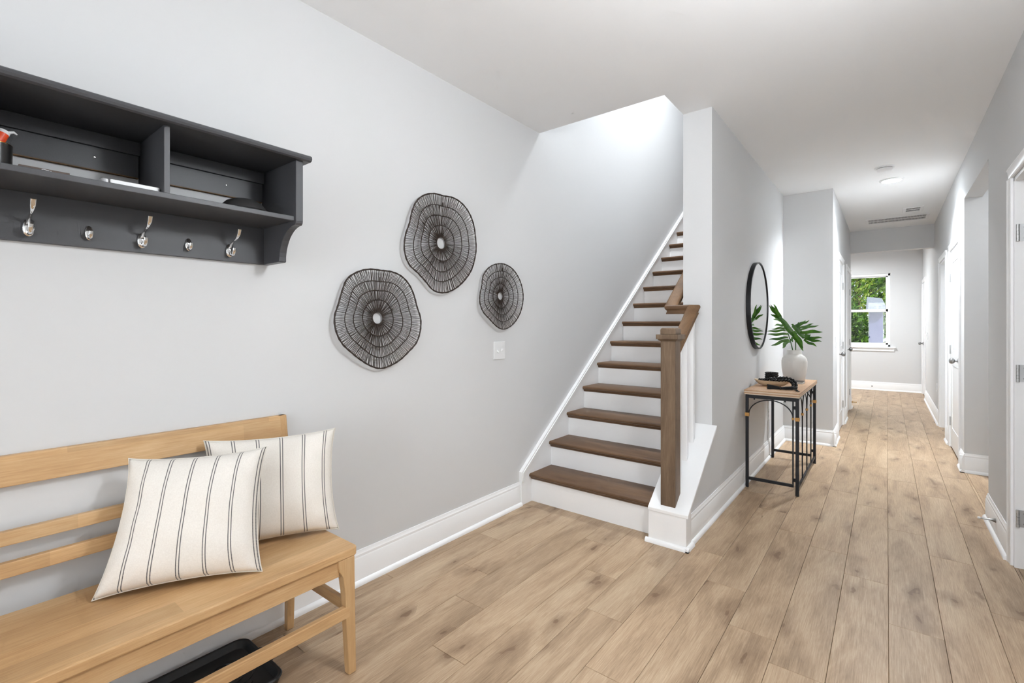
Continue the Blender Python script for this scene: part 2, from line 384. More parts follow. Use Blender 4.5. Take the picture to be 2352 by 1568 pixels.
# upper storey around the stairwell
wall_y(XO, XO + .12, YO, 7.3, 5.3, [], 'wall_upper_right', z0=H + .3)
wall_x(7.3, 7.42, XL - .12, XO + .12, 5.3, [], 'wall_upper_end')
wall_x(YO - .12, YO, XL - .12, XO + .12, 5.3, [], 'wall_upper_front', z0=H + .3)
struct(MB().box(XL - .12, XO + .12, YO - .12, 7.42, 5.3, 5.42).build('ceiling_stairwell', 'ceil'))
c = MB().box(XL - .12, XR + T, YB - .12, YO, H, H + .3)
c.box(XO, XR + T, YO, YH + .12, H, H + .3)
c.box(-3.7, XO, YH, YF + .14, H, H + .3).box(XO, XR + T, YH + .12, YF + .14, H, H + .3)
c.box(XL - .12, XO, 7.3, YH, H, H + .3).box(-3.0, XL - .12, YB - .12, 1.0, H, H + .3)
c.box(XR + T, 2.6, YB - .12, YF + .14, H, H + .3)
struct(c.build('ceiling', 'ceil'), 'flat pale grey ceiling over the foyer and hallway', 'ceiling')
# rooms glimpsed to the right: passage, bathroom, closet
wall_x(5.66, 5.66 + T, XR + T, 2.0, H, [], 'wall_passage_far')
wall_x(4.28, 4.405, XR + T, 2.0, H, [], 'wall_passage_near')
wall_y(1.75, 1.85, 4.28, 5.8, H, [], 'wall_passage_end')
wall_x(7.985, 8.10, XR + T, 1.6, H, [], 'wall_bath_far')
wall_x(7.06, 7.20, XR + T, 1.6, H, [], 'wall_bath_near')
wall_y(1.5, 1.6, 7.06, 8.1, H, [], 'wall_bath_end')
wall_x(3.62, 3.74, XR + T, 1.5, H, [], 'wall_cloak_far')
wall_x(2.62, 2.755, XR + T, 1.5, H, [], 'wall_cloak_near')
wall_y(1.38, 1.5, 2.62, 3.74, H, [], 'wall_cloak_end')

# ------------------------------------------------------------------ baseboards (one moulded profile, shoe included)
PROF = [(0, 0), (.030, 0), (.030, .007), (.027, .015), (.021, .021), (.015, .024), (.0145, .128), (.011, .134), (.011, .146), (.007, .152), (.005, .165), (0, .165)]
def base_run(m, axis, wall, sgn, a, b):
    """axis = direction the run follows; wall = coordinate of the wall face; sgn = side the board stands on"""
    if axis == 'Y': m.prism([(wall + sgn * d, z) for d, z in PROF], 'Y', a, b)
    else: m.prism([(wall + sgn * d, z) for d, z in PROF], 'X', a, b)
    return m
def base(name, *runs):
    m = MB()
    for r in runs: base_run(m, *r)
    return struct(m.build(name, 'trim', smooth=30))
base('baseboard_left', ('Y', XL, 1, YB, 2.675))
base('baseboard_partition', ('Y', XW, 1, 2.79, YC))
base('baseboard_closet', ('X', YC, -1, XW, XC + .03), ('Y', XC, 1, YC - .03, 6.53), ('Y', XC, 1, 7.455, 7.955), ('Y', XC, 1, 8.865, YH + .15))
base('baseboard_far', ('X', YF, -1, -3.6, XR))
base('baseboard_right', ('Y', XR, -1, YB, 2.695), ('Y', XR, -1, 3.675, 4.405), ('Y', XR, -1, 5.63, 5.875), ('Y', XR, -1, 6.845, 7.135), ('Y', XR, -1, 8.05, 10.795))
base('baseboard_passage', ('X', 5.66, -1, XR - .03, 1.75))

# ------------------------------------------------------------------ door casings and doors
CAS = [(0, 0), (.058, 0), (.058, .017), (.050, .019), (.044, .015), (.012, .011), (.006, .013), (0, .010)]
def casing_y(n, x, sgn, y0, y1, top=DR, jamb=None):
    """casing round an opening y0..y1 in a wall face at x; sgn = side towards the viewer"""
    m = MB(); g = .006
    m.prism([(x + sgn * d, y0 - g - w) for w, d in CAS], 'Z', 0, top + g - .0005)
    m.prism([(x + sgn * d, y1 + g + w) for w, d in CAS], 'Z', 0, top + g - .0005)
    m.prism([(x + sgn * d, top + g + w) for w, d in CAS], 'Y', y0 - g - .058, y1 + g + .058)
    if jamb:
        xa, xb = jamb
        m.box(xa, xb, y0, y0 + .016, 0, top).box(xa, xb, y1 - .016, y1, 0, top).box(xa, xb, y0, y1, top - .016, top)
    return struct(m.build('trim_%d' % n, 'trim', smooth=30))
def hinge(parent, x, y, z, sgn, name='hinge', leaf=.0):
    m = MB()
    for i in range(5):
        m.lathe([(.0065, 0), (.0065, .0170)], (x + sgn * .006, y, z - .045 + i * .018), 10)
    m.box(min(x, x + sgn * .003), max(x, x + sgn * .003), y - .016, y + .016, z - .044, z + .044)
    return m.build(name, 'steel', parent, smooth=40)
def knob(parent, x, y, z, sgn):
    m = MB().lathe([(.001, 0), (.032, 0), (.032, sgn * .006), (.024, sgn * .010), (.011, sgn * .013), (.010, sgn * .030), (.016, sgn * .034), (.025, sgn * .042), (.028, sgn * .052), (.026, sgn * .062), (.018, sgn * .070), (.001, sgn * .073)], (x, y, z), 24, 'X')
    return m.build('knob', 'nickel', parent, smooth=40)
def door_y(n, xf, sgn, y0, y1, knob_y, hinge_y, label, top=2.03, hz=(.27, 1.02, 1.77)):
    """closed two-panel door whose visible face lies at xf, facing sgn"""
    xb = xf - sgn * .035; xa_, xb_ = min(xf, xb), max(xf, xb); st = .105
    m = MB()
    m.box(xa_, xb_, y0, y0 + st, .012, top).box(xa_, xb_, y1 - st, y1, .012, top)
    for za, zb in ((.012, .215), (.86, 1.02), (top - .12, top)): m.box(xa_, xb_, y0 + st, y1 - st, za, zb)
    d = m.build('door_%d' % n, 'door', None, bevel=.002, off=Vector((xf, (y0 + y1) / 2, 0)))
    struct(d, label, 'door')
    for za, zb in ((.215, .86), (1.02, top - .12)):
        p = MB(); r0 = [(y0 + st, za), (y1 - st, za), (y1 - st, zb), (y0 + st, zb)]
        def ring(ins, dep): return [(xf - sgn * dep, a + (ins if a < (y0 + y1) / 2 else -ins), b + (ins if b < (za + zb) / 2 else -ins)) for a, b in r0]
        p.loft([ring(0, .004), ring(.012, .013), ring(.020, .013), ring(.055, .005), ring(.06, .005)])
        p.build('door_panel', 'door', d)
    if knob_y: knob(d, xf, knob_y, .94, sgn)
    for z in hz: hinge(d, xf, hinge_y, z, sgn)
    return d
# left closet doors
casing_y(1, XC, 1, 6.60, 7.39, jamb=(XC - T, XC)); casing_y(2, XC, 1, 8.02, 8.80, jamb=(XC - T, XC))
door_y(1, XC - .002, 1, 6.62, 7.37, 6.685, 7.377, 'white two-panel closet door nearest the console table')
door_y(2, XC - .002, 1, 8.04, 8.78, 8.10, 8.787, 'white two-panel door at the far end of the closet wall')
# right-hand doors
casing_y(3, XR, -1, 5.94, 6.78, jamb=(XR, XR + T)); casing_y(4, XR, -1, 7.20, 7.985, jamb=(XR, XR + T)); casing_y(5, XR, -1, 10.86, 11.66, jamb=(XR, XR + T))
door_y(3, XR + .002, -1, 5.96, 6.76, 6.03, 6.767, 'white two-panel door with round knob beyond the drywall opening')
door_y(4, XR + .002, -1, 10.88, 11.64, 11.55, 10.873, 'white door on the right side of the far room')
# nearest door on the right, standing open into the cloak closet
casing_y(6, XR, -1, 2.76, 3.61, jamb=(XR, XR + T))
d5 = MB().box(XR + .066, XR + .816, 3.555, 3.590, .012, 2.03).build('door_5', 'door', None, bevel=.002, off=Vector((XR + .066, 3.57, 0)))
struct(d5, 'white panel door at the right edge, standing open', 'door')
for za, zb in ((.215, .86), (1.02, 1.91)):
    p = MB(); xa, xb = XR + .066 + .10, XR + .816 - .10
    def ring(ins, dep): return [(xa + ins, 3.555 - dep, za + ins), (xb - ins, 3.555 - dep, za + ins), (xb - ins, 3.555 - dep, zb - ins), (xa + ins, 3.555 - dep, zb - ins)]
    p.loft([ring(0, -.001), ring(.012, .006), ring(.020, .002), ring(.055, .008), ring(.06, .008)]); p.build('door_panel', 'door', d5)
for z in (.262, 1.02, 1.755):
    m = MB()
    for i in range(5): m.lathe([(.0075, 0), (.0075, .0170)], (XR + .012, 3.588, z - .045 + i * .018), 10)
    m.box(XR + .018, XR + .050, 3.5915, 3.594, z - .044, z + .044)
    hg = m.build('hinge', 'steel', d5, smooth=40)
    s_ = MB()
    for dz in (-.027, .027): s_.lathe([(.0001, 0), (.0045, 0), (.004, -.0012), (.0001, -.0016)], (XR + .036, 3.5915, z + dz), 10, 'Y')
    s_.build('screw', 'nickel', hg, smooth=40)
# unseen glazed front door, added behind the camera as a daylight source
fd = MB()
for a, b, z0, z1 in ((-.80, -.72, 0, 2.45), (.62, .70, 0, 2.45), (-.72, .62, 2.37, 2.45), (-.72, .62, 0, .12), (-.08, -.02, .12, 2.37)): fd.box(a, b, YB - .09, YB - .03, z0, z1)
fd = struct(fd.build('door_6', 'door', None, bevel=.003, off=Vector((-.05, YB - .06, 0))), 'added glazed white front doors behind the viewer, out of view', 'door')
for a, b in ((-.72, -.08), (-.02, .62)): MB().box(a, b, YB - .062, YB - .058, .12, 2.37).build('pane', 'glass', fd)

# ------------------------------------------------------------------ window in the far wall and what lies outside
WX0, WX1, WZ0, WZ1 = -.88, .05, .855, 2.285
wf = MB()
for a, b, z0, z1 in ((WX0, WX0 + .035, WZ0, WZ1), (WX1 - .035, WX1, WZ0, WZ1), (WX0, WX1, WZ1 - .045, WZ1), (WX0, WX1, WZ0, WZ0 + .04)):
    wf.box(a, b, YF + .02, YF + .10, z0, z1)
win = struct(wf.build('window_1', 'trim', None, bevel=.003, off=Vector(((WX0 + WX1) / 2, YF + .06, WZ0))), 'white double-hung window looking onto trees', 'window')
for nm, za, zb, yy in (('upper_sash', 1.535, WZ1 - .045, YF + .075), ('lower_sash', WZ0 + .04, 1.59, YF + .045)):
    m = MB(); a, b, w = WX0 + .035, WX1 - .035, .034
    for q in ((a, a + w, za, zb), (b - w, b, za, zb), (a, b, zb - w * (.6 if nm[0] == 'u' else 1.4), zb), (a, b, za, za + w)): m.box(q[0], q[1], yy - .013, yy + .013, q[2], q[3])
    s = m.build(nm, 'trim', win, bevel=.002)
    MB().box(a + w, b - w, yy - .002, yy + .002, za + w, zb - w).build('pane', 'glass', s)
sill = MB().box(WX0 - .08, WX1 + .08, YF - .045, YF + .02, WZ0 - .022, WZ0).box(WX0 - .06, WX1 + .06, YF - .018, YF, WZ0 - .085, WZ0 - .022)
struct(sill.build('trim_7', 'trim', bevel=.003))
struct(MB().box(-40, 40, YF + .16, 60, -.5, -.35).build('ground', 'mulch'), 'brown leaf-covered ground outside the far window', 'ground')
struct(MB().box(-2.2, 2.0, -8, YB - .13, -.2, -.11).build('porch_slab', 'concrete'), 'grey porch slab outside the front door', 'ground')
sh = thing('window_reflection', 'solid pale blue shape standing in for a reflection in the far window', 'reflection_form', (-.22, 15.2, -.35))  # solid outdoor shape standing in for a reflection in the window glass
MB().box(-.36, -.08, 15.0, 15.6, -.35, 1.62).build('wall', 'refl_blue', sh, bevel=.01)
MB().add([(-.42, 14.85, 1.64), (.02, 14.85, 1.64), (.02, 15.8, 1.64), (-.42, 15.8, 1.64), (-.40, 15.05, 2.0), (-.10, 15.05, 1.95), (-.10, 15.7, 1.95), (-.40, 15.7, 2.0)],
         [(0, 3, 2, 1), (4, 5, 6, 7), (0, 1, 5, 4), (1, 2, 6, 5), (2, 3, 7, 6), (3, 0, 4, 7)]).build('refl_pale', 'refl_pale', sh, bevel=.01)
def tree(label, x, y, h, rad, mats, n, seed, trunk=.10):
    rnd = random.Random(seed)
    t = thing('tree', label, 'tree', (x, y, -.35), 'trees beyond the far window')
    MB().tube([(x, y, -.35), (x + .05, y, h * .4), (x - .04, y + .05, h * .75), (x, y, h)], [trunk, trunk * .8, trunk * .5, .02], 8).build('trunk', 'bark', t, smooth=60)
    for mi, mt in enumerate(mats):
        m = MB()
        for i in range(n):
            while True:
                p = Vector((rnd.uniform(-1, 1), rnd.uniform(-1, 1), rnd.uniform(-1, 1)))
                if p.length < 1: break
            p = Vector((x + p.x * rad, y + p.y * rad, h * .52 + p.z * h * .52)); s = rnd.uniform(.05, .13)
            a = Vector((rnd.gauss(0, 1), rnd.gauss(0, 1), rnd.gauss(0, .6))).normalized(); b = a.orthogonal().normalized(); cc = a.cross(b)
            m.add([p - b * s, p - cc * s * .5 + a * s * .12, p + b * s, p + cc * s * .5 + a * s * .12], [(0, 1, 2, 3)])
        m.build('foliage', mt, t, kind='stuff')
tree('sunlit yellow-green tree in the middle of the far window view', -.85, 20.9, 7.5, 1.15, ('fol1', 'fol2'), 2200, 1)
tree('dark trunked tree at the right edge of the far window view', .28, 18.75, 6.5, .70, ('fol2', 'fol3'), 700, 3, .13)
tree('low shaded bush behind the pale reflection shape', -.95, 16.8, 1.9, .60, ('fol3', 'fol2'), 900, 4, .05)
tree('deep green backdrop tree beyond the others', -.55, 24.6, 8.5, 1.9, ('fol3', 'fol2'), 3000, 5)
tree('mid-green leafy tree growing left of the far window', -2.7, 17.8, 5.6, .85, ('fol2', 'fol1'), 1200, 2)
tree('shaded green tree behind the left-hand one', -4.4, 22.6, 8.5, 1.7, ('fol3', 'fol2'), 2400, 6)

# ------------------------------------------------------------------ staircase
RISE, RUN, Y1, Z1 = .1842, .2545, 2.795, .204
XS0, XS1 = XL + .02, XO
stair = thing('staircase', 'white-riser staircase with dark stained wood treads along the left wall', 'staircase', (-1.55, Y1, 0))
NST = 15
slope = RISE / RUN
for i in range(NST):
    y, z = Y1 + RUN * i, Z1 + RISE * i
    xr = XS1 if y > YW - .05 else -1.106
    zb = 0 if i == 0 else z - RISE
    MB().box(XS0, xr, y, y + .02, zb, z - .026).build('riser', 'trim', stair)
    prof = [(y + RUN + .02, z), (y - .022, z), (y - .029, z - .004), (y - .032, z - .011), (y - .030, z - .019), (y - .024, z - .024), (y - .017, z - .026), (y + RUN + .02, z - .026)]
    MB().prism(prof, 'X', XS0 + .001, xr - .001).build('tread', 'tread', stair, smooth=30)
    cove = [(y - .014, z - .026), (y - .013, z - .033), (y - .006, z - .042), (y, z - .046), (y, z - .026)]
    MB().prism(cove, 'X', XS0 + .001, xr - .001).build('cove_moulding', 'tread', stair, smooth=40)
# skirt board on the left wall with its moulded cap
ys, zs = 2.674, .233
ye = 7.25; ze = zs + slope * (ye - ys)
MB().prism([(ys, 0), (ys, zs), (ye, ze), (ye, ze - .55), (Y1 + .3, 0)], 'X', XL, XS0).build('skirt_board', 'trim', stair)
nrm = Vector((-slope, 1)).normalized(); cw = .034
def along(y): return zs + slope * (y - ys)
cap = MB()
for w0, w1, xx in ((.0, .034, .026), (.008, .020, .031)):
    q = .003 if w0 == 0 else 0
    cap.prism([(ys - q + w0, zs + q - .51 * w0), (ye - q, ze + q - 1.234 * w0), (ye - q, ze - 1.234 * w1), (ys + w1, zs - .51 * w1)], 'X', XL + .0005, XL + xx)
    cap.prism([(ys - q + w0, .167), (ys + w1, .167), (ys + w1, zs - .51 * w1), (ys - q + w0, zs + q - .51 * w0)], 'X', XL + .0005, XL + xx)
cap.build('skirt_cap', 'trim', stair)
# sloping knee wall (curb) that carries the newel and balusters
kz = lambda y: .207 + .715 * (y - 2.70)
struct(MB().prism([(2.775, 0), (2.775, kz(2.775) - .022), (YW, kz(YW) - .022), (YW, 0)], 'X', -1.100, XW).build('wall_stair_curb', 'wall'))
t8 = MB().prism([(2.70, 0), (2.70, kz(2.70) - .003), (2.79, kz(2.79) - .003), (2.79, 0)], 'X', -1.106, XW + .020)
t8.prism([(2.79, .0), (2.79, kz(2.79) - .02), (YW, kz(YW) - .02), (YW, 0)], 'X', -1.106, -1.096)
struct(t8.build('trim_8', 'trim', bevel=.002))
t9 = MB().prism([(2.696, kz(2.696) - .020), (2.696, kz(2.696)), (YW, kz(YW)), (YW, kz(YW) - .020)], 'X', -1.108, XW + .032)
struct(t9.build('trim_9', 'trim', bevel=.003))
sh2 = MB().prism([(2.70 - d, z) for d, z in ((0, 0), (.018, 0), (.018, .007), (.014, .016), (.007, .022), (0, .024))], 'X', -1.122, XW + .038)
sh2.prism([(XW + .02 + d, z) for d, z in ((0, 0), (.018, 0), (.018, .007), (.014, .016), (.007, .022), (0, .024))], 'Y', 2.682, 2.80)
struct(sh2.build('trim_10', 'trim', smooth=30))

# railing
rl = thing('stair_railing', 'stained wood newel post and handrail at the foot of the stairs', 'railing', (-.9965, 2.763, .22))
cxn, cyn = -.9965, 2.7635
h_ = .0435
nw = MB().add([(cxn - h_, cyn - h_, kz(cyn - h_)), (cxn + h_, cyn - h_, kz(cyn - h_)), (cxn + h_, cyn + h_, kz(cyn + h_)), (cxn - h_, cyn + h_, kz(cyn + h_)),
               (cxn - h_, cyn - h_, 1.19), (cxn + h_, cyn - h_, 1.19), (cxn + h_, cyn + h_, 1.19), (cxn - h_, cyn + h_, 1.19)],
              [(0, 3, 2, 1), (4, 5, 6, 7), (0, 1, 5, 4), (1, 2, 6, 5), (2, 3, 7, 6), (3, 0, 4, 7)])
nw.build('newel_post', 'newel', rl, bevel=.0025)
def sq(hw, z): return [(cxn - hw, cyn - hw, z), (cxn + hw, cyn - hw, z), (cxn + hw, cyn + hw, z), (cxn - hw, cyn + hw, z)]
MB().loft([sq(.0475, 1.178), (sq(.0475, 1.181)), sq(.056, 1.188), sq(.056, 1.190), sq(.064, 1.191), sq(.064, 1.218)]).build('newel_collar', 'newel', rl, bevel=.0015)
MB().loft([sq(.0455, 1.218), sq(.0455, 1.244), sq(.043, 1.252), sq(.037, 1.257)]).build('newel_cap', 'newel', rl, bevel=.003)
# handrail: classic profile swept along the slope, round the wall end and on up the stairs
RP = [(-.031, .0), (-.031, .012), (-.027, .017), (-.022, .019), (.022, .019), (.027, .017), (.031, .012), (.031, .0), (.027, -.008), (.019, -.016), (.019, -.030), (.023, -.034), (.023, -.040), (-.023, -.040), (-.023, -.034), (-.019, -.030), (-.019, -.016), (-.027, -.008)]
RPS = list(RP)
def rail_ring(p, side, up): return [Vector(p) + Vector(side) * a + Vector(up) * b for a, b in RPS]
zr = lambda y: 1.108 + .725 * (y - 2.81)
ye1, xi = 3.195, -1.152
kx = (1, 0, 0); kz_ = (0, 0, 1)
s2 = math.sqrt(2) ; dg = (1, -1, 0)
seg1 = MB().loft([rail_ring((cxn, 2.80, zr(2.80)), kx, kz_), rail_ring((cxn, ye1, zr(ye1)), (1, 1, 0), kz_)])
seg1.build('handrail', 'rail', rl, smooth=35)
MB().loft([rail_ring((cxn, ye1, zr(ye1)), (1, 1, 0), kz_), rail_ring((xi, ye1, zr(ye1)), (1, 1, 0), kz_)]).build('handrail_return', 'tread', rl, smooth=35)
MB().loft([rail_ring((xi, ye1, zr(ye1)), (1, 1, 0), kz_), rail_ring((xi, 6.6, zr(6.6)), kx, kz_)]).build('handrail', 'rail', rl, smooth=35)
for yb in (2.895, 3.02, 3.145):
    MB().add([(cxn - .0165 + a * .033, yb - .0165 + b * .033, (kz(yb - .0165 + b * .033) if t == 0 else zr(yb - .0165 + b * .033) - .034)) for t in (0, 1) for a, b in ((0, 0), (1, 0), (1, 1), (0, 1))],
             [(0, 3, 2, 1), (4, 5, 6, 7), (0, 1, 5, 4), (1, 2, 6, 5), (2, 3, 7, 6), (3, 0, 4, 7)]).build('baluster', 'trim', rl, bevel=.002)
for yb, zb in ((4.2, zr(4.2)), (5.6, zr(5.6))):
    MB().tube([(XO, yb, zb - .10), (xi + .02, yb, zb - .10), (xi, yb, zb - .085), (xi, yb, zb - .036)], .007, 8).build('rail_bracket', 'nickel', rl, smooth=50)

# ------------------------------------------------------------------ bench
bench = thing('bench', 'long oak bench with slatted back standing against the left wall', 'bench', (-1.75, .40, 0))
BY0, BY1 = -.34, 1.028
ST = .456
# seat: board with softly dished ends and rounded corners
def rr(x0, x1, y0, y1, r, n=5):
    out = []
    for cx_, cy_, a0 in ((x1 - r, y0 + r, -90), (x1 - r, y1 - r, 0), (x0 + r, y1 - r, 90), (x0 + r, y0 + r, 180)):
        for i in range(n + 1):
            q = R(a0 + 90 * i / n); out.append((cx_ + r * math.cos(q), cy_ + r * math.sin(q)))
    return out
MB().prism(rr(-1.955, -1.535, BY0, BY1, .02), 'Z', ST - .030, ST).build('seat', 'bench', bench, bevel=.004)
lean = lambda z: -1.958 - .075 * max(0, (z - .40)) / .48        # centre line of the back posts
def slat(name, z0, z1, y0, y1, th=.020):
    MB().add([(lean(z) + d, y, z) for z in (z0, z1) for d, y in ((-th / 2, y0), (th / 2, y0), (th / 2, y1), (-th / 2, y1))],
             [(0, 3, 2, 1), (4, 5, 6, 7), (0, 1, 5, 4), (1, 2, 6, 5), (2, 3, 7, 6), (3, 0, 4, 7)]).build(name, 'bench', bench, bevel=.003)
slat('top_rail', .800, .888, BY0 + .035, BY1 - .03, .024)
slat('back_slat', .636, .676, BY0 + .035, BY1 - .055)
slat('back_slat', .548, .590, BY0 + .035, BY1 - .055)
for y0, y1 in ((BY1 - .057, BY1 - .027), (BY0 + .027, BY0 + .057)):
    rings = []
    for z, w in ((0, .024), (.20, .034), (.40, .036), (.62, .030), (.80, .026), (.888, .024)):
        xx = lean(z) if z >= .4 else -1.958 - .012 * (.4 - z) / .4
        rings.append([(xx - w / 2, y0, z), (xx + w / 2, y0, z), (xx + w / 2, y1, z), (xx - w / 2, y1, z)])
    MB().loft(rings).build('back_post', 'benchz', bench, bevel=.003)
for s, yo in ((1, BY1), (-1, BY0)):
    # front leg: flared at the top, tapering to the floor
    ya = yo - s * .010
    rings = []
    for z, wy, wx, dx in ((0, .030, .030, .008), (.10, .033, .032, .006), (.30, .040, .036, .002), (.36, .046, .038, 0), (.385, .060, .038, 0), (.426, .064, .038, 0)):
        y_out = ya - s * .004 * (z / .426); xc = -1.556 + dx
        y_in = y_out - s * wy
        yy0, yy1 = min(y_out, y_in), max(y_out, y_in)
        rings.append([(xc - wx / 2, yy0, z), (xc + wx / 2, yy0, z), (xc + wx / 2, yy1, z), (xc - wx / 2, yy1, z)])
    lg = MB().loft(rings).build('front_leg', 'benchz', bench, bevel=.003)
    y0, y1 = sorted((ya - s * .012, ya - s * .032))
    MB().box(-1.950, -1.57, y0, y1, .222, .262).build('side_stretcher', 'benchx', bench, bevel=.003)
    MB().box(-1.945, -1.57, y0, y1, .370, .426).build('side_apron', 'benchx', bench, bevel=.003)
MB().box(-1.566, -1.546, BY0 + .07, BY1 - .07, .366, .426).build('front_apron', 'bench', bench, bevel=.002)
MB().box(-1.965, -1.945, BY0 + .05, BY1 - .05, .366, .426).build('rear_apron', 'bench', bench, bevel=.002)
MB().box(-1.557, -1.535, BY0 + .034, BY1 - .034, .208, .250).build('front_stretcher', 'bench', bench, bevel=.003)

# ------------------------------------------------------------------ cushions
def cushion(name, label, c, yaw, w, h, lean_a, thick, mat, seed, tl=0):
    rnd = random.Random(seed); n = 44
    ph = [rnd.uniform(0, 6.28) for _ in range(8)]
    vs, fs, uvs = [], [], []
    def pt(u, v, side):
        x = u * (1 - .10 * (1 - v * v) ** .8); y = v * (1 - .085 * (1 - u * u) ** .8)
        e = max(0, (1 - abs(u) ** 2.6) * (1 - abs(v) ** 2.6))
        z = thick / 2 * e ** .50
        wr = .005 * math.sin(7 * u + 4 * v + ph[0]) * math.sin(5 * v - 4 * u + ph[1]) + .004 * math.sin(16 * (u * v) + ph[2] + 5 * u)
        cr = (abs(u) * abs(v)) ** 3
        wr += .010 * cr * math.sin(26 * (abs(u) - abs(v)) + ph[3])          # pinched folds running into the corners
        z += wr * e ** .3 * (1 if side > 0 else .6)
        x += tl * (1 - u) * (1 + v) / 4 * 2 / w                              # upper left corner slumps inwards
        return (x * w / 2, side * z, y * h / 2)
    for side in (1, -1):
        o = len(vs)
        for j in range(n + 1):
            for i in range(n + 1):
                u, v = -1 + 2 * i / n, -1 + 2 * j / n
                u = math.copysign(abs(u) ** .9, u); v = math.copysign(abs(v) ** .9, v)
                vs.append(pt(u, v, -side)); uvs.append(((u + 1) / 2, (v + 1) / 2))
        for j in range(n):
            for i in range(n):
                q = (o + j * (n + 1) + i, o + j * (n + 1) + i + 1, o + (j + 1) * (n + 1) + i + 1, o + (j + 1) * (n + 1) + i)
                fs.append(q if side > 0 else q[::-1])
    me = bpy.data.meshes.new(name); me.from_pydata(vs, [], fs)
    ul = me.uv_layers.new(name='UVMap')
    for lp in me.loops: ul.data[lp.index].uv = uvs[lp.vertex_index]
    bm = bmesh.new(); bm.from_mesh(me); bmesh.ops.remove_doubles(bm, verts=bm.verts, dist=.00005); bm.to_mesh(me); bm.free()
    me.polygons.foreach_set('use_smooth', [True] * len(me.polygons)); me.materials.append(mat)
    o = bpy.data.objects.new(name, me); COL.objects.link(o)
    b = Vector((math.cos(yaw), math.sin(yaw), 0)); nn = Vector((-math.sin(yaw), math.cos(yaw), 0))
    up = Vector((0, 0, 1)) * math.cos(lean_a) + nn * math.sin(lean_a); fw = up.cross(b)
    mt = Matrix((b, fw, up)).transposed().to_4x4()
    cen = Vector(c) + up * h / 2
    mt.translation = cen; o.matrix_world = mt
    # piped seam round the edge
    ring = []
    for k in range(4):
        for i in range(30):
            t = -1 + 2 * i / 30
            u, v = ((t, -1), (1, t), (-t, 1), (-1, -t))[k]
            p = pt(u, v, 1); ring.append((p[0], 0, p[2]))
    sm = MB().tube(ring, .0022, 6, loop=True); se = sm.build('seam', M['seam'], None, smooth=60); se.parent = o
    return o
M['seam'] = plain('seam_thread', (232, 226, 216), .9)
p1 = cushion('throw_pillow', 'cream pillow with thin dark stripes, in front and nearer the middle of the bench', (-1.722, .524, .462), 1.06, .445, .405, .40, .19, stripe_mat('striped_linen', 6.0, .60), 1, .042)
tag(p1, p1.get('label') or 'cream pillow with thin dark stripes, in front and nearer the middle of the bench', 'pillow', 'striped pillows on the bench')
p2 = cushion('throw_pillow', '', (-1.80, .845, .462), 1.17, .46, .395, .24, .15, stripe_mat('striped_linen_rear', 5.6, .38), 2)
tag(p2, 'cream striped pillow half hidden behind the other, at the bench end', 'pillow', 'striped pillows on the bench')

# ------------------------------------------------------------------ boot tray
tr = thing('boot_tray', 'black plastic boot tray on the floor under the bench', 'tray', (-1.84, .43, 0))
tx0, tx1, ty0, ty1 = -2.004, -1.668, .02, .828
def trr(i, z, r): return [(x, y, z) for x, y in rr(tx0 + i, tx1 - i, ty0 + i, ty1 - i, r, 6)]
MB().loft([trr(.016, .001, .03), trr(.004, .030, .04), trr(0, .036, .045), trr(.004, .040, .042), trr(.012, .038, .036), trr(.024, .016, .030), trr(.040, .010, .02), trr(.06, .0095, .02)]).build('tray_body', 'tray', tr, smooth=35)
hd = MB().prism([(-1.836 + .055 * math.cos(q), ty1 + .012 * 0 + .022 * max(0, math.sin(q)) - .004) for q in [math.pi * i / 10 for i in range(11)]], 'Z', .030, .038)
hd.build('grip_tab', 'tray', tr, bevel=.002)
pat = MB()
for k in range(4):
    cy_ = .14 + .19 * k
    for r0 in (.03, .055):
        pat.tube([(-1.836 + r0 * 1.1 * math.cos(q), cy_ + r0 * 1.3 * math.sin(q), .0105) for q in [2 * math.pi * i / 24 for i in range(24)]], .0028, 6, loop=True)
    for s in (-1, 1):
        pat.tube([(-1.836 + s * (.07 + .03 * math.sin(t * 3.1)), cy_ + .08 * (t - .5), .0105) for t in [i / 8 for i in range(9)]], .0028, 6)
pat.build('raised_pattern', 'tray', tr, smooth=60)

# ------------------------------------------------------------------ hanging shelf with hooks
sf = thing('wall_shelf', 'black hanging entryway shelf with chrome coat hooks on the left wall', 'shelf', (XL, .31, 1.522))
SY0, SY1 = -.310, .935
MB().prism([(XL, 1.898), (-1.744, 1.898), (-1.737, 1.902), (-1.734, 1.909), (-1.736, 1.917), (-1.742, 1.921), (XL, 1.921)], 'Y', SY0 - .022, SY1 + .024).build('top_board', 'black', sf, bevel=.002)
side = [(XL, 1.522), (-1.896, 1.522), (-1.892, 1.526)]
for i in range(13):
    q = R(90 * i / 12)
    side.append((-1.892 + .124 * (1 - math.cos(q)), 1.526 + .128 * math.sin(q)))
side += [(-1.762, 1.660), (-1.760, 1.668), (-1.760, 1.898), (XL, 1.898)]
for y0 in (SY0, SY1 - .028): MB().prism(side, 'Y', y0, y0 + .028).build('side_panel', 'black', sf, bevel=.0015)
MB().box(XL + .001, -1.772, SY0 + .028, SY1 - .028, 1.669, 1.686).build('shelf_board', 'black', sf, bevel=.0015)
for yd in (.492, .118):
    MB().box(XL + .001, -1.774, yd, yd + .016, 1.686, 1.898).build('divider', 'black', sf, bevel=.001)
MB().box(XL, XL + .020, SY0 + .028, SY1 - .028, 1.522, 1.669).build('hook_board', 'black', sf, bevel=.001)
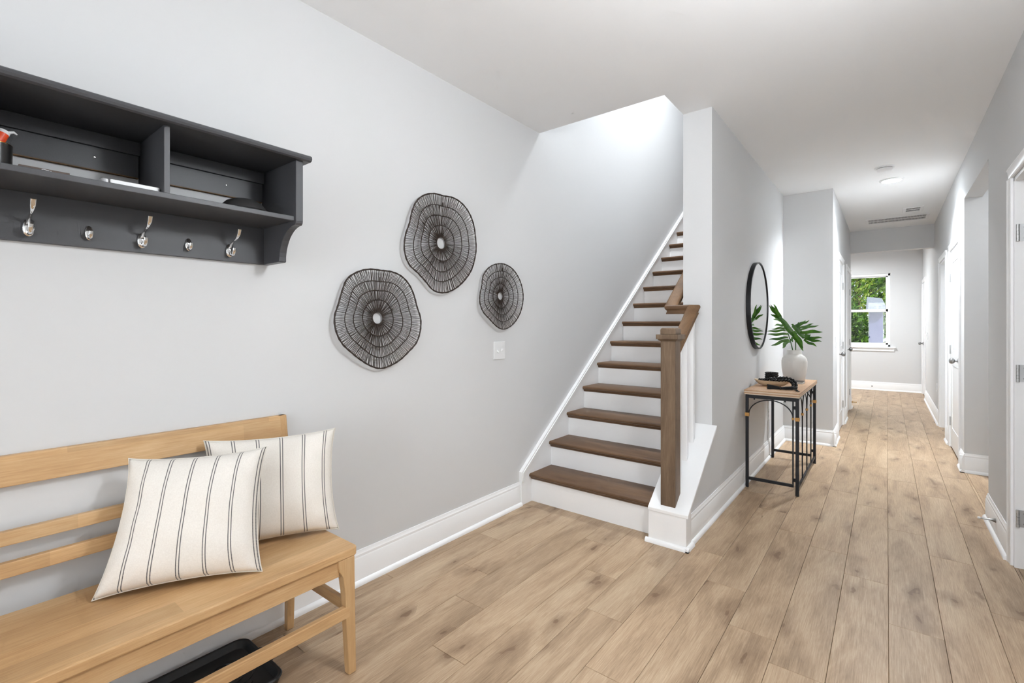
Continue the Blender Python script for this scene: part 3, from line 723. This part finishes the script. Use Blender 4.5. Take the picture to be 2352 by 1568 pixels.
for a, b in ((SY0 + .028, .118), (.134, .492), (.508, SY1 - .028)):
    MB().box(XL, XL + .024, a, b, 1.853, 1.898).build('hanging_rail', 'black', sf, bevel=.001)
    pb = MB().box(XL, XL + .014, a, b - .003, 1.779, 1.8525).build('back_panel', 'black', sf)
    MB().box(XL, XL + .0135, a, b - .003, 1.7765, 1.779).build('raw_edge', 'mdf', pb)
    MB().lathe([(.0001, 0), (.004, 0), (.003, .0025), (.0001, .003)], (XL + .014, (a + b) / 2 + .06, 1.82), 10, 'X').build('screw', 'chrome', pb, smooth=40)
def hook(y, big):
    x = XL + .020; z = 1.563
    if big:
        m = MB().lathe([(.0135, 0), (.0145, .004), (.012, .008), (.0001, .010)], (0, 0, 0), 24, 'X')
        m.v = [(x + a, y + b * 1.0, z + c_ * 1.75) for a, b, c_ in m.v]
        m.tube([(x + .004, y, z + .010), (x + .020, y, z + .024), (x + .046, y, z + .034), (x + .072, y, z + .042), (x + .090, y, z + .056), (x + .096, y, z + .072)], [.0065, .0055, .0046, .0052, .0070, .0076], 10, flat=.7, up=(0, 1, 0))
        m.tube([(x + .004, y, z - .010), (x + .022, y, z - .020), (x + .038, y, z - .018), (x + .046, y, z - .007), (x + .048, y, z + .006)], [.006, .0055, .0055, .0065, .0070], 10, flat=.7, up=(0, 1, 0))
    else:
        m = MB().lathe([(.0105, 0), (.011, .004), (.009, .007), (.0001, .008)], (0, 0, 0), 24, 'X')
        m.v = [(x + a, y + b * (1 + .0 * c_), z + .005 + c_ * 2.05) for a, b, c_ in m.v]
        m.tube([(x + .004, y, z - .006), (x + .018, y, z - .014), (x + .028, y, z - .010), (x + .032, y, z), (x + .033, y, z + .008)], [.006, .005, .005, .006, .0062], 10, flat=.75, up=(0, 1, 0))
    hk = m.build('double_hook' if big else 'small_hook', 'chrome', sf, smooth=50)
    for dz in ((.008, -.004) if big else (.010,)):
        MB().lathe([(.0001, 0), (.0032, 0), (.0026, .0012), (.0001, .0015)], (x + (.0075 if big else .006), y - (.004 if big else 0), z + dz), 10, 'X').build('screw', 'nickel', hk, smooth=40)
for i, y in enumerate((.220, .358, .497, .636, .776, .081, -.058, -.197)): hook(y, i in (0, 2, 4, 6))
# things on the shelf
cp = thing('pen_cup', 'small black cup with a gold rim on the left of the black shelf', 'cup', (-1.862, .136, 1.686))
MB().lathe([(.001, 0), (.032, 0), (.036, .004), (.0375, .066), (.034, .066), (.033, .006), (.001, .006)], (-1.862, .136, 1.686), 32).build('cup_body', 'cup', cp, smooth=40)
MB().tube([(-1.862 + .0358 * math.cos(q), .136 + .0358 * math.sin(q), 1.7525) for q in [2 * math.pi * i / 32 for i in range(32)]], .0016, 6, loop=True).build('rim', 'gold', cp, smooth=60)
ax = Vector((-.10, .30, .80)).normalized(); p0 = Vector((-1.868, .120, 1.694))
gt = thing('glue_tube', 'orange tube with a white cap standing in the black cup', 'tube', tuple(p0))
def cyl(m, a, b, ra, rb, n=20): return m.tube([p0 + ax * a, p0 + ax * ((a + b) / 2), p0 + ax * b], [ra, (ra + rb) / 2, rb], n)
cyl(MB(), 0, .102, .0128, .0128).build('tube_body', 'orange', gt, smooth=40)
cyl(MB(), .102, .111, .0132, .0125).build('tube_cap', 'whitecap', gt, smooth=40)
q0 = p0 + ax * .111 + Vector((0, .008, -.002))
MB().tube([q0, q0 + Vector((.0, .010, .004)), q0 + Vector((0, .016, -.001))], [.004, .0035, .002], 8).build('nozzle', 'whitecap', gt, smooth=50)
nb = thing('notebook', 'thin dark brown notebook lying flat beside the cup on the black shelf', 'notebook', (-1.84, .222, 1.686))
MB().box(-1.94, -1.786, .176, .276, 1.686, 1.6935).build('cover', plain('brown_cover', (84, 68, 58), .5), nb, bevel=.001)
MB().tube([(-1.7855, .2195, 1.690), (-1.7853, .224, 1.6912), (-1.7853, .230, 1.6900), (-1.7855, .2345, 1.6897)], .0007, 6).build('white_mark', 'whitecap', nb)
MB().tube([(-1.7855, .2365, 1.6896), (-1.7855, .2385, 1.6896)], .0007, 6).build('white_mark', 'whitecap', nb)
wb = thing('white_remote', 'slim white case with a grey rounded end on the black shelf', 'remote', (-1.85, .42, 1.686))
MB().prism(rr(-1.90, -1.800, .366, .489, .006), 'Z', 1.687, 1.7035).build('case', 'whitecap', wb, bevel=.002)
MB().prism(rr(-1.90, -1.800, .345, .366, .008), 'Z', 1.687, 1.7035).build('end_cap', 'greycap', wb, bevel=.003)
hat = thing('black_cap', 'round black felt cap resting at the right end of the black shelf', 'cap', (-1.885, .772, 1.686))
MB().lathe([(.078, 0), (.080, .006), (.078, .014), (.072, .026), (.058, .041), (.036, .051), (.015, .055), (.001, .0555)], (-1.885, .772, 1.6865), 40).build('crown', 'felt', hat, smooth=50)
MB().tube([(-1.885 + .0795 * math.cos(q), .772 + .0795 * math.sin(q), 1.6985) for q in [2 * math.pi * i / 40 for i in range(40)]], .0018, 6, loop=True).build('band', 'felt', hat, smooth=60)

# ------------------------------------------------------------------ woven wall discs
def disc(label, cy, cz, rads, n_sp, seed, s=1.0):
    rnd = random.Random(seed); t = thing('wall_disc', label, 'wall decor', (XL, cy, cz), 'dark woven wall discs')
    n = 24
    def rad(a):
        q = (a % (2 * math.pi)) / (2 * math.pi) * n; i = int(q); f = q - i
        p = [rads[(i + k) % n] for k in (-1, 0, 1, 2)]
        return .5 * ((2 * p[1]) + (-p[0] + p[2]) * f + (2 * p[0] - 5 * p[1] + 4 * p[2] - p[3]) * f * f + (-p[0] + 3 * p[1] - 3 * p[2] + p[3]) * f ** 3)
    mean = sum(rads) / n
    fr = [.125, .365, .575, .775, 1.0]; amp = [0, .12, .95, 1.0, 1.0]
    def pt(a, k):
        r = fr[k] * (mean + (rad(a) - mean) * amp[k])
        if 0 < k < 4: r *= 1 + .012 * math.sin(3 * a + seed + k)
        x = XL + .014 + .026 * (fr[k] ** 1.4) + .006 * fr[k] * math.sin(3 * a + seed)
        return Vector((x, cy + r * math.cos(a), cz + r * math.sin(a)))
    na = 120
    m = MB().tube([pt(2 * math.pi * i / na, 4) + Vector((0, 0, 0)) for i in range(na)], [.0042 * s * (1 + .18 * ((i * 7) % 3 - 1)) for i in range(na)], 7, loop=True)
    m.build('rim', 'rattan', t, smooth=60)
    for k in (1, 2, 3):
        MB().tube([pt(2 * math.pi * i / na, k) + Vector((.002, 0, 0)) for i in range(na)], .0026 * s, 6, loop=True).build('ring', 'rattan', t, smooth=60)
    hub = MB().tube([pt(2 * math.pi * i / 48, 0) for i in range(48)], .0028 * s, 6, loop=True).build('hub_ring', 'rattan', t, smooth=60)
    sp = MB()
    for k, share in ((0, .50), (1, .72), (2, .86), (3, 1.0)):
        nk = int(n_sp * share)
        for i in range(nk):
            a = 2 * math.pi * (i + .3 * k) / nk; st = 2 * math.pi / nk
            a0, a1 = a + rnd.gauss(0, .16) * st, a + rnd.gauss(0, .30) * st
            sp.tube([pt(a0, k), (pt(a0, k) + pt(a1, k + 1)) / 2, pt(a1, k + 1)], .00145 * s, 4)
    sp.build('woven_strands', 'rattan', t, kind='stuff')
    MB().tube([pt(math.pi / 2 + .02, 3) + Vector((.003, 0, -.004)), pt(math.pi / 2 + .02, 3) + Vector((.004, 0, .022))], .0035 * s, 6).build('hanging_loop', 'rattan', t)
disc('large dark woven disc with wavy rim, lowest and leftmost of the three', 1.470, 1.308, [0.261, 0.248, 0.254, 0.26, 0.257, 0.247, 0.239, 0.248, 0.257, 0.261, 0.245, 0.24, 0.254, 0.257, 0.25, 0.237, 0.235, 0.243, 0.255, 0.252, 0.25, 0.25, 0.262, 0.264], 186, 3)
disc('large dark woven disc with wavy rim, highest of the three', 1.907, 1.747, [0.279, 0.279, 0.287, 0.292, 0.291, 0.283, 0.27, 0.278, 0.284, 0.283, 0.273, 0.266, 0.284, 0.299, 0.295, 0.269, 0.269, 0.29, 0.288, 0.275, 0.265, 0.263, 0.269, 0.273], 200, 5)
disc('smallest dark woven disc, right above the light switch', 2.444, 1.467, [0.214, 0.216, 0.219, 0.22, 0.219, 0.214, 0.213, 0.215, 0.223, 0.23, 0.23, 0.214, 0.222, 0.232, 0.227, 0.213, 0.211, 0.217, 0.221, 0.22, 0.22, 0.218, 0.216, 0.213], 160, 8, .9)

# ------------------------------------------------------------------ switches and outlets
def plate(name, label, cat, face, axis, sgn, a0, a1, z0, z1, kind):
    """axis X: plate on a wall of constant x; spans y a0..a1"""
    ca = (a0 + a1) / 2; cz_ = (z0 + z1) / 2
    loc = (face, ca, z0) if axis == 'X' else (ca, face, z0)
    t = thing(name, label, cat, loc)
    def bx(d0, d1, u0, u1, w0, w1):
        e0, e1 = sorted((face + sgn * d0, face + sgn * d1))
        return MB().box(e0, e1, u0, u1, w0, w1) if axis == 'X' else MB().box(u0, u1, e0, e1, w0, w1)
    bx(0, .006, a0, a1, z0, z1).build('cover_plate', 'plate', t, bevel=.003)
    if kind == 'switch2':
        for i, u in enumerate((ca - .023, ca + .023)):
            s = 1 if i else -1
            m = bx(.006, .008, u - .006, u + .006, cz_ - .013, cz_ + .013); m.build('toggle_slot', 'plate', t)
            e = Vector((face, u, cz_))
            MB().tube([e + Vector((sgn * .006, 0, 0)), e + Vector((sgn * .021, 0, s * .011))], [.0050, .0042], 4).build('toggle', 'plate', t)
    elif kind == 'switch1':
        bx(.006, .015, ca - .005, ca + .005, cz_, cz_ + .012).build('toggle', 'plate', t, bevel=.001)
    else:
        for dz in (-.02, .02):
            f_ = bx(.006, .009, ca - .017, ca + .017, cz_ + dz - .014, cz_ + dz + .014).build('receptacle', 'plate', t, bevel=.002)
            for du in (-.006, .006): bx(.009, .0095, ca + du - .0012, ca + du + .0012, cz_ + dz - .005, cz_ + dz + .005).build('slot', 'slot', f_)
    return t
plate('light_switch', 'white double toggle switch plate below the smallest woven disc', 'switch', XL, 'X', 1, 2.390, 2.508, 1.043, 1.163, 'switch2')
plate('light_switch', 'white switch plate on the closet wall corner beside the first door', 'switch', XC, 'X', 1, 6.27, 6.345, 1.03, 1.145, 'switch1')
plate('light_switch', 'white switch plate on the right wall near the far-room door', 'switch', XR, 'X', -1, 10.30, 10.375, 1.04, 1.155, 'switch1')
plate('wall_outlet', 'white outlet plate low on the right wall past the open doorway', 'outlet', XR, 'X', -1, 8.41, 8.485, .39, .505, 'outlet')
plate('wall_outlet', 'white outlet plate behind the console table with a cord cover', 'outlet', XW, 'X', 1, 5.10, 5.175, .36, .475, 'outlet')
cc_ = MB().box(XW, XW + .012, 5.128, 5.148, .167, .36).box(XW, XW + .010, 5.131, 5.145, .475, .735)
tag(cc_.build('cord_cover', 'plate', bevel=.002), 'thin white cord cover running down the wall behind the console table', 'cord cover')
tag(MB().lathe([(.012, 0), (.012, -.004), (.004, -.006), (.004, -.012), (.0001, -.012)], (-.232, YF - .0145, .075), 16, 'Y').build('cable_jack', 'nickel', smooth=40), 'small cable jack set in the far wall baseboard', 'jack')
def door_stop(label, x, y, z, sgn, mat, group=None):
    t = thing('door_stop', label, 'door stop', (x, y, z))
    MB().lathe([(.0001, 0), (.013, 0), (.010, sgn * .010), (.005, sgn * .020), (.0045, sgn * .066), (.0001, sgn * .066)], (x, y, z), 14, 'X').build('stem', mat, t, smooth=40)
    MB().lathe([(.0001, sgn * .066), (.0062, sgn * .066), (.0068, sgn * .078), (.0001, sgn * .080)], (x, y, z), 14, 'X').build('rubber_tip', 'plate', t, smooth=40)
door_stop('chrome door stop with white tip on the right baseboard', XR - .0145, 4.02, .105, -1, 'nickel')
door_stop('brass door stop at the end of the closet wall', XC + .0145, YH + .08, .085, 1, 'brass')

# ------------------------------------------------------------------ ceiling fittings
sd = thing('smoke_detector', 'round white smoke detector on the ceiling in front of the hall light', 'smoke detector', (-.017, 5.50, H))
MB().lathe([(.001, 0), (.073, 0), (.073, -.010), (.064, -.012), (.001, -.012)], (-.017, 5.50, H), 36).build('base', 'plate', sd, smooth=40)
MB().lathe([(.060, -.015), (.060, -.022), (.052, -.036), (.046, -.040), (.001, -.041)], (-.017, 5.50, H), 36).build('dome', 'plate', sd, smooth=40)
MB().lathe([(.059, -.012), (.059, -.015), (.001, -.015)], (-.017, 5.50, H), 36).build('gap', 'slot', sd)
hl = thing('recessed_light', 'lit round recessed ceiling light in the hallway', 'ceiling light', (.036, 6.02, H))
MB().lathe([(.098, 0), (.098, -.005), (.090, -.011), (.078, -.012), (.076, -.004), (.076, 0)], (.036, 6.02, H), 40).build('trim_ring', 'plate', hl, smooth=40)
MB().lathe([(.0755, -.003), (.0755, -.0085), (.060, -.0095), (.001, -.010)], (.036, 6.02, H), 40).build('lens', 'lamp', hl, smooth=50)
def vent(label, x0, x1, y0, y1, nx, rows):
    t = thing('ceiling_vent', label, 'vent', ((x0 + x1) / 2, (y0 + y1) / 2, H)); b = .026
    m = MB().box(x0, x1, y0, y0 + b, H - .008, H).box(x0, x1, y1 - b, y1, H - .008, H).box(x0, x0 + b * 1.2, y0 + b, y1 - b, H - .008, H).box(x1 - b * 1.2, x1, y0 + b, y1 - b, H - .008, H)
    for k in range(1, rows):
        yy = y0 + b + (y1 - y0 - 2 * b) * k / rows; m.box(x0 + b, x1 - b, yy - .008, yy + .008, H - .007, H)
    m.build('frame', 'plate', t, bevel=.002)
    MB().box(x0 + b, x1 - b, y0 + b, y1 - b, H - .0018, H - .0008).build('duct', 'grille', t)
    l = MB(); w = (x1 - x0 - 2.4 * b) / nx
    for i in range(nx):
        x = x0 + 1.2 * b + w * (i + .5); l.add([(x - w * .10, y0 + b, H - .006), (x + w * .16, y0 + b, H - .002), (x + w * .16, y1 - b, H - .002), (x - w * .10, y1 - b, H - .006)], [(0, 1, 2, 3)])
    l.build('louvres', 'plate', t, kind='stuff')
vent('small white ceiling vent beside the long one', .155, .350, 7.55, 7.84, 12, 2)
vent('long white return air vent across the hallway ceiling', -.232, .432, 8.09, 8.46, 40, 2)
PX, PY, PZ = .10, 1.30, 2.17  # pendant out of view, added as a light source for the foyer
fl = thing('fill_pendant', 'unseen lit white globe pendant added to brighten the foyer', 'fill light', (PX, PY, H))
MB().lathe([(.001, 0), (.06, 0), (.06, -.02), (.001, -.024)], (PX, PY, H), 32).build('canopy', 'plate', fl, smooth=40)
MB().tube([(PX, PY, H - .02), (PX, PY, PZ + .14)], .005, 8).build('rod', 'nickel', fl, smooth=50)
MB().lathe([(.001, 0), (.035, 0), (.035, -.02), (.001, -.02)], (PX, PY, PZ + .15), 24).build('socket_cap', 'nickel', fl, smooth=40)
MB().sphere((PX, PY, PZ), .135, 32, 20).build('globe', 'globe', fl, smooth=60)

# ------------------------------------------------------------------ round mirror
MY, MZ, MR = 4.605, 1.443, .378
mr_ = thing('round_mirror', 'round wall mirror with a thin black frame above the console table', 'mirror', (XW, MY, MZ))
MB().lathe([(MR, 0), (MR, .034), (MR - .008, .036), (MR - .011, .034), (MR - .011, .024), (.001, .024), (.001, 0)], (XW, MY, MZ), 96, 'X').build('frame', 'frame', mr_, smooth=40)
MB().lathe([(.001, .0245), (MR - .0112, .0245), (MR - .0112, .028), (.001, .028)], (XW, MY, MZ), 96, 'X').build('mirror_glass', 'mirror', mr_)

# ------------------------------------------------------------------ console table
TX0, TX1, TY0, TY1, TZ = -.884, -.506, 4.065, 5.185, .767
tb = thing('console_table', 'narrow console table with wood top and black arched metal frame', 'table', (-.695, 4.625, 0))
MB().box(TX0, TX1, TY0, TY1, TZ - .010, TZ).build('top_board', 'ttop', tb, bevel=.0015)
for i, z in enumerate((TZ - .019, TZ - .028, TZ - .036)):
    e = .0035 if i % 2 == 0 else 0
    MB().box(TX0 + e, TX1 - e, TY0 + e, TY1 - e, z, z + .0085).build('edge_layer', 'ttop' if i == 1 else 'tedge', tb, bevel=.001)
LX0, LX1, LY0, LY1, lw = -.866, -.524, 4.094, 5.160, .011
ZT = TZ - .036
for x in (LX0, LX1):
    for y in (LY0, LY1): MB().box(x - lw, x + lw, y - lw, y + lw, 0, ZT).build('leg', 'iron', tb, bevel=.002)
XI = -.552
for y in (LY0, LY1):
    MB().box(LX0, LX1 - lw, y - .008, y + .008, ZT - .030, ZT - .004).build('end_apron', 'iron', tb, bevel=.001)
    MB().box(LX0 + lw, XI, y - .008, y + .008, .060, .082).build('end_stretcher', 'iron', tb, bevel=.001)
    MB().box(XI - .005, XI + .005, y - .005, y + .005, .060, ZT - .03).build('inner_bar', 'iron', tb, bevel=.001)
    for z in (.115, .655): MB().box(XI, LX1 - lw, y - .005, y + .005, z - .012, z + .012).build('connector', 'iron', tb)
    xm, rx = (LX0 + XI) / 2 + .006, (XI - LX0 - lw) / 2
    MB().tube([(xm + rx * math.cos(q), y, .572 + (ZT - .036 - .572) * math.sin(q)) for q in [math.pi * i / 20 for i in range(21)]], .0042, 8).build('end_arch', 'iron', tb, smooth=60)
    MB().box(XI - .008, XI + .008, y - .008, y + .008, .562, .580).build('cane_wrap', 'wrap', tb, bevel=.003)
for x in (LX0, LX1):
    MB().box(x - .008, x + .008, LY0, LY1, ZT - .012, ZT).build('long_apron', 'iron', tb, bevel=.001)
    for y in (LY0, LY1): MB().box(x - lw - .004, x + lw + .004, y - lw - .004, y + lw + .004, .557, .585).build('cane_wrap', 'wrap', tb, bevel=.003)
MB().box(LX1 - .006, LX1 + .006, LY0, LY1, .050, .070).build('long_stretcher', 'iron', tb, bevel=.001)
py = [LY0 + (LY1 - LY0) * i / 4 for i in range(5)]
for y in py[1:4]:
    MB().tube([(LX1, y, .06), (LX1, y, .572)], .0050, 8).build('post', 'iron', tb, smooth=60)
    MB().tube([(LX1, y, .562), (LX1, y, .571), (LX1, y, .580)], .0095, 10).build('cane_wrap', 'wrap', tb, smooth=60)
for i in range(4):
    a, b = py[i], py[i + 1]; ym, ry = (a + b) / 2, (b - a) / 2 - .003
    MB().tube([(LX1, ym + ry * math.cos(q), .572 + (ZT - .012 - .572) * math.sin(q)) for q in [math.pi * k / 18 for k in range(19)]], .0042, 8).build('arch', 'iron', tb, smooth=60)
for x, y in ((-.815, LY0), (-.605, LY0)): MB().lathe([(.006, 0), (.006, -.010), (.001, -.012)], (x, y, ZT - .030), 10).build('screw', 'iron', tb)

# ------------------------------------------------------------------ vase with philodendron leaves
VX, VY = -.662, 4.985
vs_ = thing('vase', 'off-white ceramic vase with a short neck on the console table', 'vase', (VX, VY, TZ))
k_ = 1.04
vp = [(.001, 0), (.072, 0), (.076, .004), (.087, .050), (.095, .100), (.0985, .140), (.0985, .170), (.094, .195), (.082, .214), (.068, .225), (.060, .233), (.057, .243), (.0565, .268), (.055, .271), (.0525, .268), (.053, .243), (.056, .230), (.080, .200), (.090, .160), (.080, .06), (.060, .012), (.001, .012)]
MB().lathe([(r * k_, z * k_) for r, z in vp], (VX, VY, TZ), 56).build('vase_body', 'ceramic', vs_, smooth=50)
def lobe(m, b, t, w, bow, seed):
    """one finger of a leaf: tapered blade from b to t, slightly folded and wavy"""
    rnd = random.Random(seed); b, t = Vector(b), Vector(t); d = t - b; L = d.length; d.normalize()
    side = d.cross(Vector((.25, -1, .35))).normalized(); n = side.cross(d).normalized(); K = 9; ph = rnd.uniform(0, 6)
    rings = []
    for i in range(K + 1):
        s = i / K; ww = w * (.45 + 1.0 * math.sin(math.pi * min(1, (s * .86 + .08))) ** .8) * (1 - s ** 6 * .92) * .62
        c_ = b + d * (L * s) + n * (bow * math.sin(math.pi * s * .5) ** 2) + side * (.004 * math.sin(9 * s + ph))
        f = ww * .28
        rings.append([c_ - side * ww + n * f, c_ - n * .0008, c_ + side * ww + n * f, c_ + n * .0012])
    m.loft(rings)
def leaf(name, lobes, spine, stem, label, seed, dy):
    t = thing(name, label, 'leaf', (VX, VY, TZ + .05), 'philodendron leaves in the vase')
    rnd = random.Random(seed)
    # blade around the midrib
    m = MB()
    K = len(spine)
    for a, b in zip(spine[:-1], spine[1:]):
        A, Bb = Vector(a), Vector(b)
    rings = []
    for i, p in enumerate(spine):
        p = Vector(p); s = i / (K - 1); ww = .008 + .016 * math.sin(math.pi * (s * .8 + .12))
        d = (Vector(spine[min(i + 1, K - 1)]) - Vector(spine[max(i - 1, 0)])).normalized(); side = d.cross(Vector((.2, -1, .3))).normalized(); n = side.cross(d)
        rings.append([p - side * ww + n * ww * .3, p - n * .001, p + side * ww + n * ww * .3, p + n * .0014])
    m.loft(rings); bl = m.build('blade', 'leaf', t, smooth=50)
    for i, (b, e, w) in enumerate(lobes):
        mm = MB(); e2 = Vector(e) + Vector((0, rnd.uniform(-.05, .05) + dy * rnd.uniform(.3, 1), 0)); lobe(mm, b, e2, w * 1.12, rnd.uniform(-.012, .018), seed * 50 + i)
        mm.build('leaf_finger', 'leaf', t, smooth=50)
    MB().tube(stem, [.0045, .0045, .0042, .0038][:len(stem)], 8).build('stem', 'stem', t, smooth=60)
YP = VY - .02
A = [((-.767, 1.333), (-.859, 1.453), .013), ((-.760, 1.329), (-.838, 1.463), .013), ((-.757, 1.325), (-.814, 1.466), .014), ((-.767, 1.321), (-.845, 1.380), .013), ((-.754, 1.310), (-.816, 1.329), .012),
     ((-.727, 1.272), (-.808, 1.264), .013), ((-.727, 1.249), (-.834, 1.239), .010), ((-.724, 1.226), (-.859, 1.218), .011), ((-.707, 1.192), (-.862, 1.191), .013), ((-.704, 1.162), (-.852, 1.135), .013),
     ((-.701, 1.147), (-.835, 1.082), .014), ((-.707, 1.136), (-.746, 1.065), .016), ((-.694, 1.136), (-.704, 1.109), .012), ((-.674, 1.166), (-.671, 1.121), .012), ((-.674, 1.211), (-.578, 1.040), .018), ((-.661, 1.219), (-.576, 1.071), .018), ((-.648, 1.189), (-.629, 1.118), .012)]
Bq = [((-.648, 1.257), (-.590, 1.309), .011), ((-.642, 1.257), (-.543, 1.318), .011), ((-.629, 1.242), (-.515, 1.288), .011), ((-.622, 1.234), (-.474, 1.273), .011), ((-.616, 1.208), (-.441, 1.213), .017),
      ((-.597, 1.171), (-.537, 1.183), .014), ((-.578, 1.160), (-.447, 1.157), .013), ((-.584, 1.149), (-.458, 1.124), .013), ((-.590, 1.138), (-.502, 1.081), .013), ((-.655, 1.264), (-.687, 1.275), .010), ((-.652, 1.260), (-.622, 1.298), .010)]
y3 = lambda L, y: [((b[0], y, b[1]), (e[0], y, e[1]), w) for b, e, w in L]
leaf('philodendron_leaf', y3(A, YP - .03), [(-.772, YP - .05, 1.345), (-.735, YP - .04, 1.295), (-.700, YP - .03, 1.235), (-.668, YP - .03, 1.195), (-.625, YP - .04, 1.135)], [(-.660, VY - .01, TZ + .03), (-.675, VY - .01, 1.055), (-.690, YP, 1.13), (-.707, YP - .025, 1.205)], 'green fingered leaf reaching up to the left out of the vase', 11, -.06)
leaf('philodendron_leaf', y3(Bq, YP + .02), [(-.675, YP + .02, 1.268), (-.645, YP + .02, 1.243), (-.615, YP + .02, 1.200), (-.585, YP + .02, 1.155)], [(-.655, VY + .01, TZ + .03), (-.653, VY + .01, 1.056), (-.653, YP + .03, 1.13), (-.640, YP + .025, 1.23)], 'green fingered leaf fanning out to the right of the vase', 23, .05)

# ------------------------------------------------------------------ bowl, beads, book
bw = MB(); bxc, byc = -.752, 4.44; bl_, bw_ = .133, .075
prof = [(.02, 0), (.45, .001), (.70, .010), (.88, .026), (1.0, .047), (.965, .0475), (.84, .030), (.66, .016), (.40, .009), (.02, .008)]
rings = []
for r, z in prof:
    rings.append([(bxc + bl_ * r * math.cos(q) * (1 if r > .5 else .9), byc + bw_ * r * math.sin(q), TZ + z + (.006 * (r ** 3) * math.cos(q) ** 2 if z > .02 else 0)) for q in [2 * math.pi * i / 48 for i in range(48)]])
bw.loft(rings); tag(bw.build('wooden_bowl', 'bowl', smooth=50, off=Vector((bxc, byc, TZ))), 'pale oval wooden bowl on the console table', 'bowl')
gd = thing('bead_garland', 'black bead garland with a tassel draped over the wooden bowl', 'bead garland', (-.66, 4.40, TZ))
up_ = [(-.844, 4.45, .813), (-.826, 4.447, .814), (-.807, 4.443, .816), (-.784, 4.44, .820), (-.761, 4.437, .828), (-.736, 4.433, .834), (-.711, 4.43, .837), (-.687, 4.427, .840), (-.664, 4.423, .842), (-.640, 4.42, .842), (-.615, 4.413, .838), (-.594, 4.407, .828), (-.578, 4.395, .812), (-.568, 4.367, .795), (-.564, 4.333, .783), (-.562, 4.305, .780)]
lo_ = [(-.737, 4.385, .822), (-.713, 4.38, .823), (-.689, 4.378, .825), (-.665, 4.375, .829), (-.642, 4.372, .831), (-.621, 4.365, .829), (-.600, 4.355, .820), (-.586, 4.345, .803), (-.583, 4.32, .786)]
bead_me = MB().sphere((0, 0, 0), .0128, 14, 9).build('bead', 'bead', gd, smooth=60, off=Vector((0, 0, 0)))
first = True
org = world_loc(gd)
for p in up_ + lo_:
    if first: bead_me.location = Vector(p) - org; first = False
    else: link_copy(bead_me, gd, Vector(p) - org)
inside = MB()
for i in range(12):
    q = 2 * math.pi * i / 12; inside.sphere((-.76 + .06 * math.cos(q), 4.45 + .03 * math.sin(q), .803), .0125, 10, 7)
inside.build('coiled_beads', 'bead', gd, smooth=60, kind='stuff')
tsr = [(-.556, 4.285, .782), (-.580, 4.24, .784), (-.618, 4.215, .783), (-.651, 4.21, .780), (-.697, 4.205, .786), (-.739, 4.20, .788)]
MB().tube(tsr, [.007, .014, .013, .009, .014, .018], 14, flat=.8).build('tassel', 'tassel', gd, smooth=60)
MB().tube([(-.646, 4.21, .780), (-.656, 4.21, .780)], .0115, 12).build('tassel_band', 'bead', gd, smooth=60)
thr = MB(); rt = random.Random(4)
for i in range(46):
    a = rt.uniform(0, 6.28); r_ = rt.uniform(.6, 1.0)
    thr.tube([(-.66, 4.21 + .009 * r_ * math.cos(a), .780 + .009 * r_ * math.sin(a)), (-.70, 4.205 + .014 * r_ * math.cos(a), .786 + .0145 * r_ * math.sin(a)), (-.742 + rt.uniform(-.004, .004), 4.20 + .018 * r_ * math.cos(a), max(.769, .787 + .019 * r_ * math.sin(a)))], .0014, 4)
for i in range(10):
    thr.tube([(-.565, 4.27, .776), (-.548 + rt.uniform(-.01, .01), 4.23 + rt.uniform(-.02, .02), .771), (-.535 + rt.uniform(-.012, .016), 4.17 + rt.uniform(-.03, .04), .7685)], .0014, 4)
thr.build('tassel_threads', 'tassel', gd, kind='stuff')
for i, z in enumerate((.779, .797, .815, .833, .851)):
    rr_ = .048 - .0005 * i; br = MB()
    for k in range(22):
        q = 2 * math.pi * k / 22 + i * .13; br.sphere((-.800 + rr_ * math.cos(q), 4.715 + rr_ * math.sin(q), z + .0005), .0088 if i % 2 else .0082, 8, 6)
    tag(br.build('bead_bracelet', 'bead', smooth=60, off=Vector((-.800, 4.715, z))), ['black bead bracelet at the bottom of the stack behind the bowl', 'second black bead bracelet from the bottom of the stack', 'middle black bead bracelet of the stack behind the bowl', 'second black bead bracelet from the top of the stack', 'black bead bracelet on top of the stack behind the bowl'][i], 'bracelet', 'stacked bead bracelets')
bk = thing('book', 'thin black book lying on the console table beside the vase', 'book', (-.60, 4.83, TZ))
MB().box(-.655, -.566, 4.745, 4.885, TZ, TZ + .002).box(-.655, -.566, 4.745, 4.885, TZ + .014, TZ + .016).box(-.657, -.655, 4.745, 4.885, TZ, TZ + .016).build('cover', 'book', bk)
MB().box(-.654, -.568, 4.747, 4.883, TZ + .002, TZ + .014).build('pages', 'paper', bk)
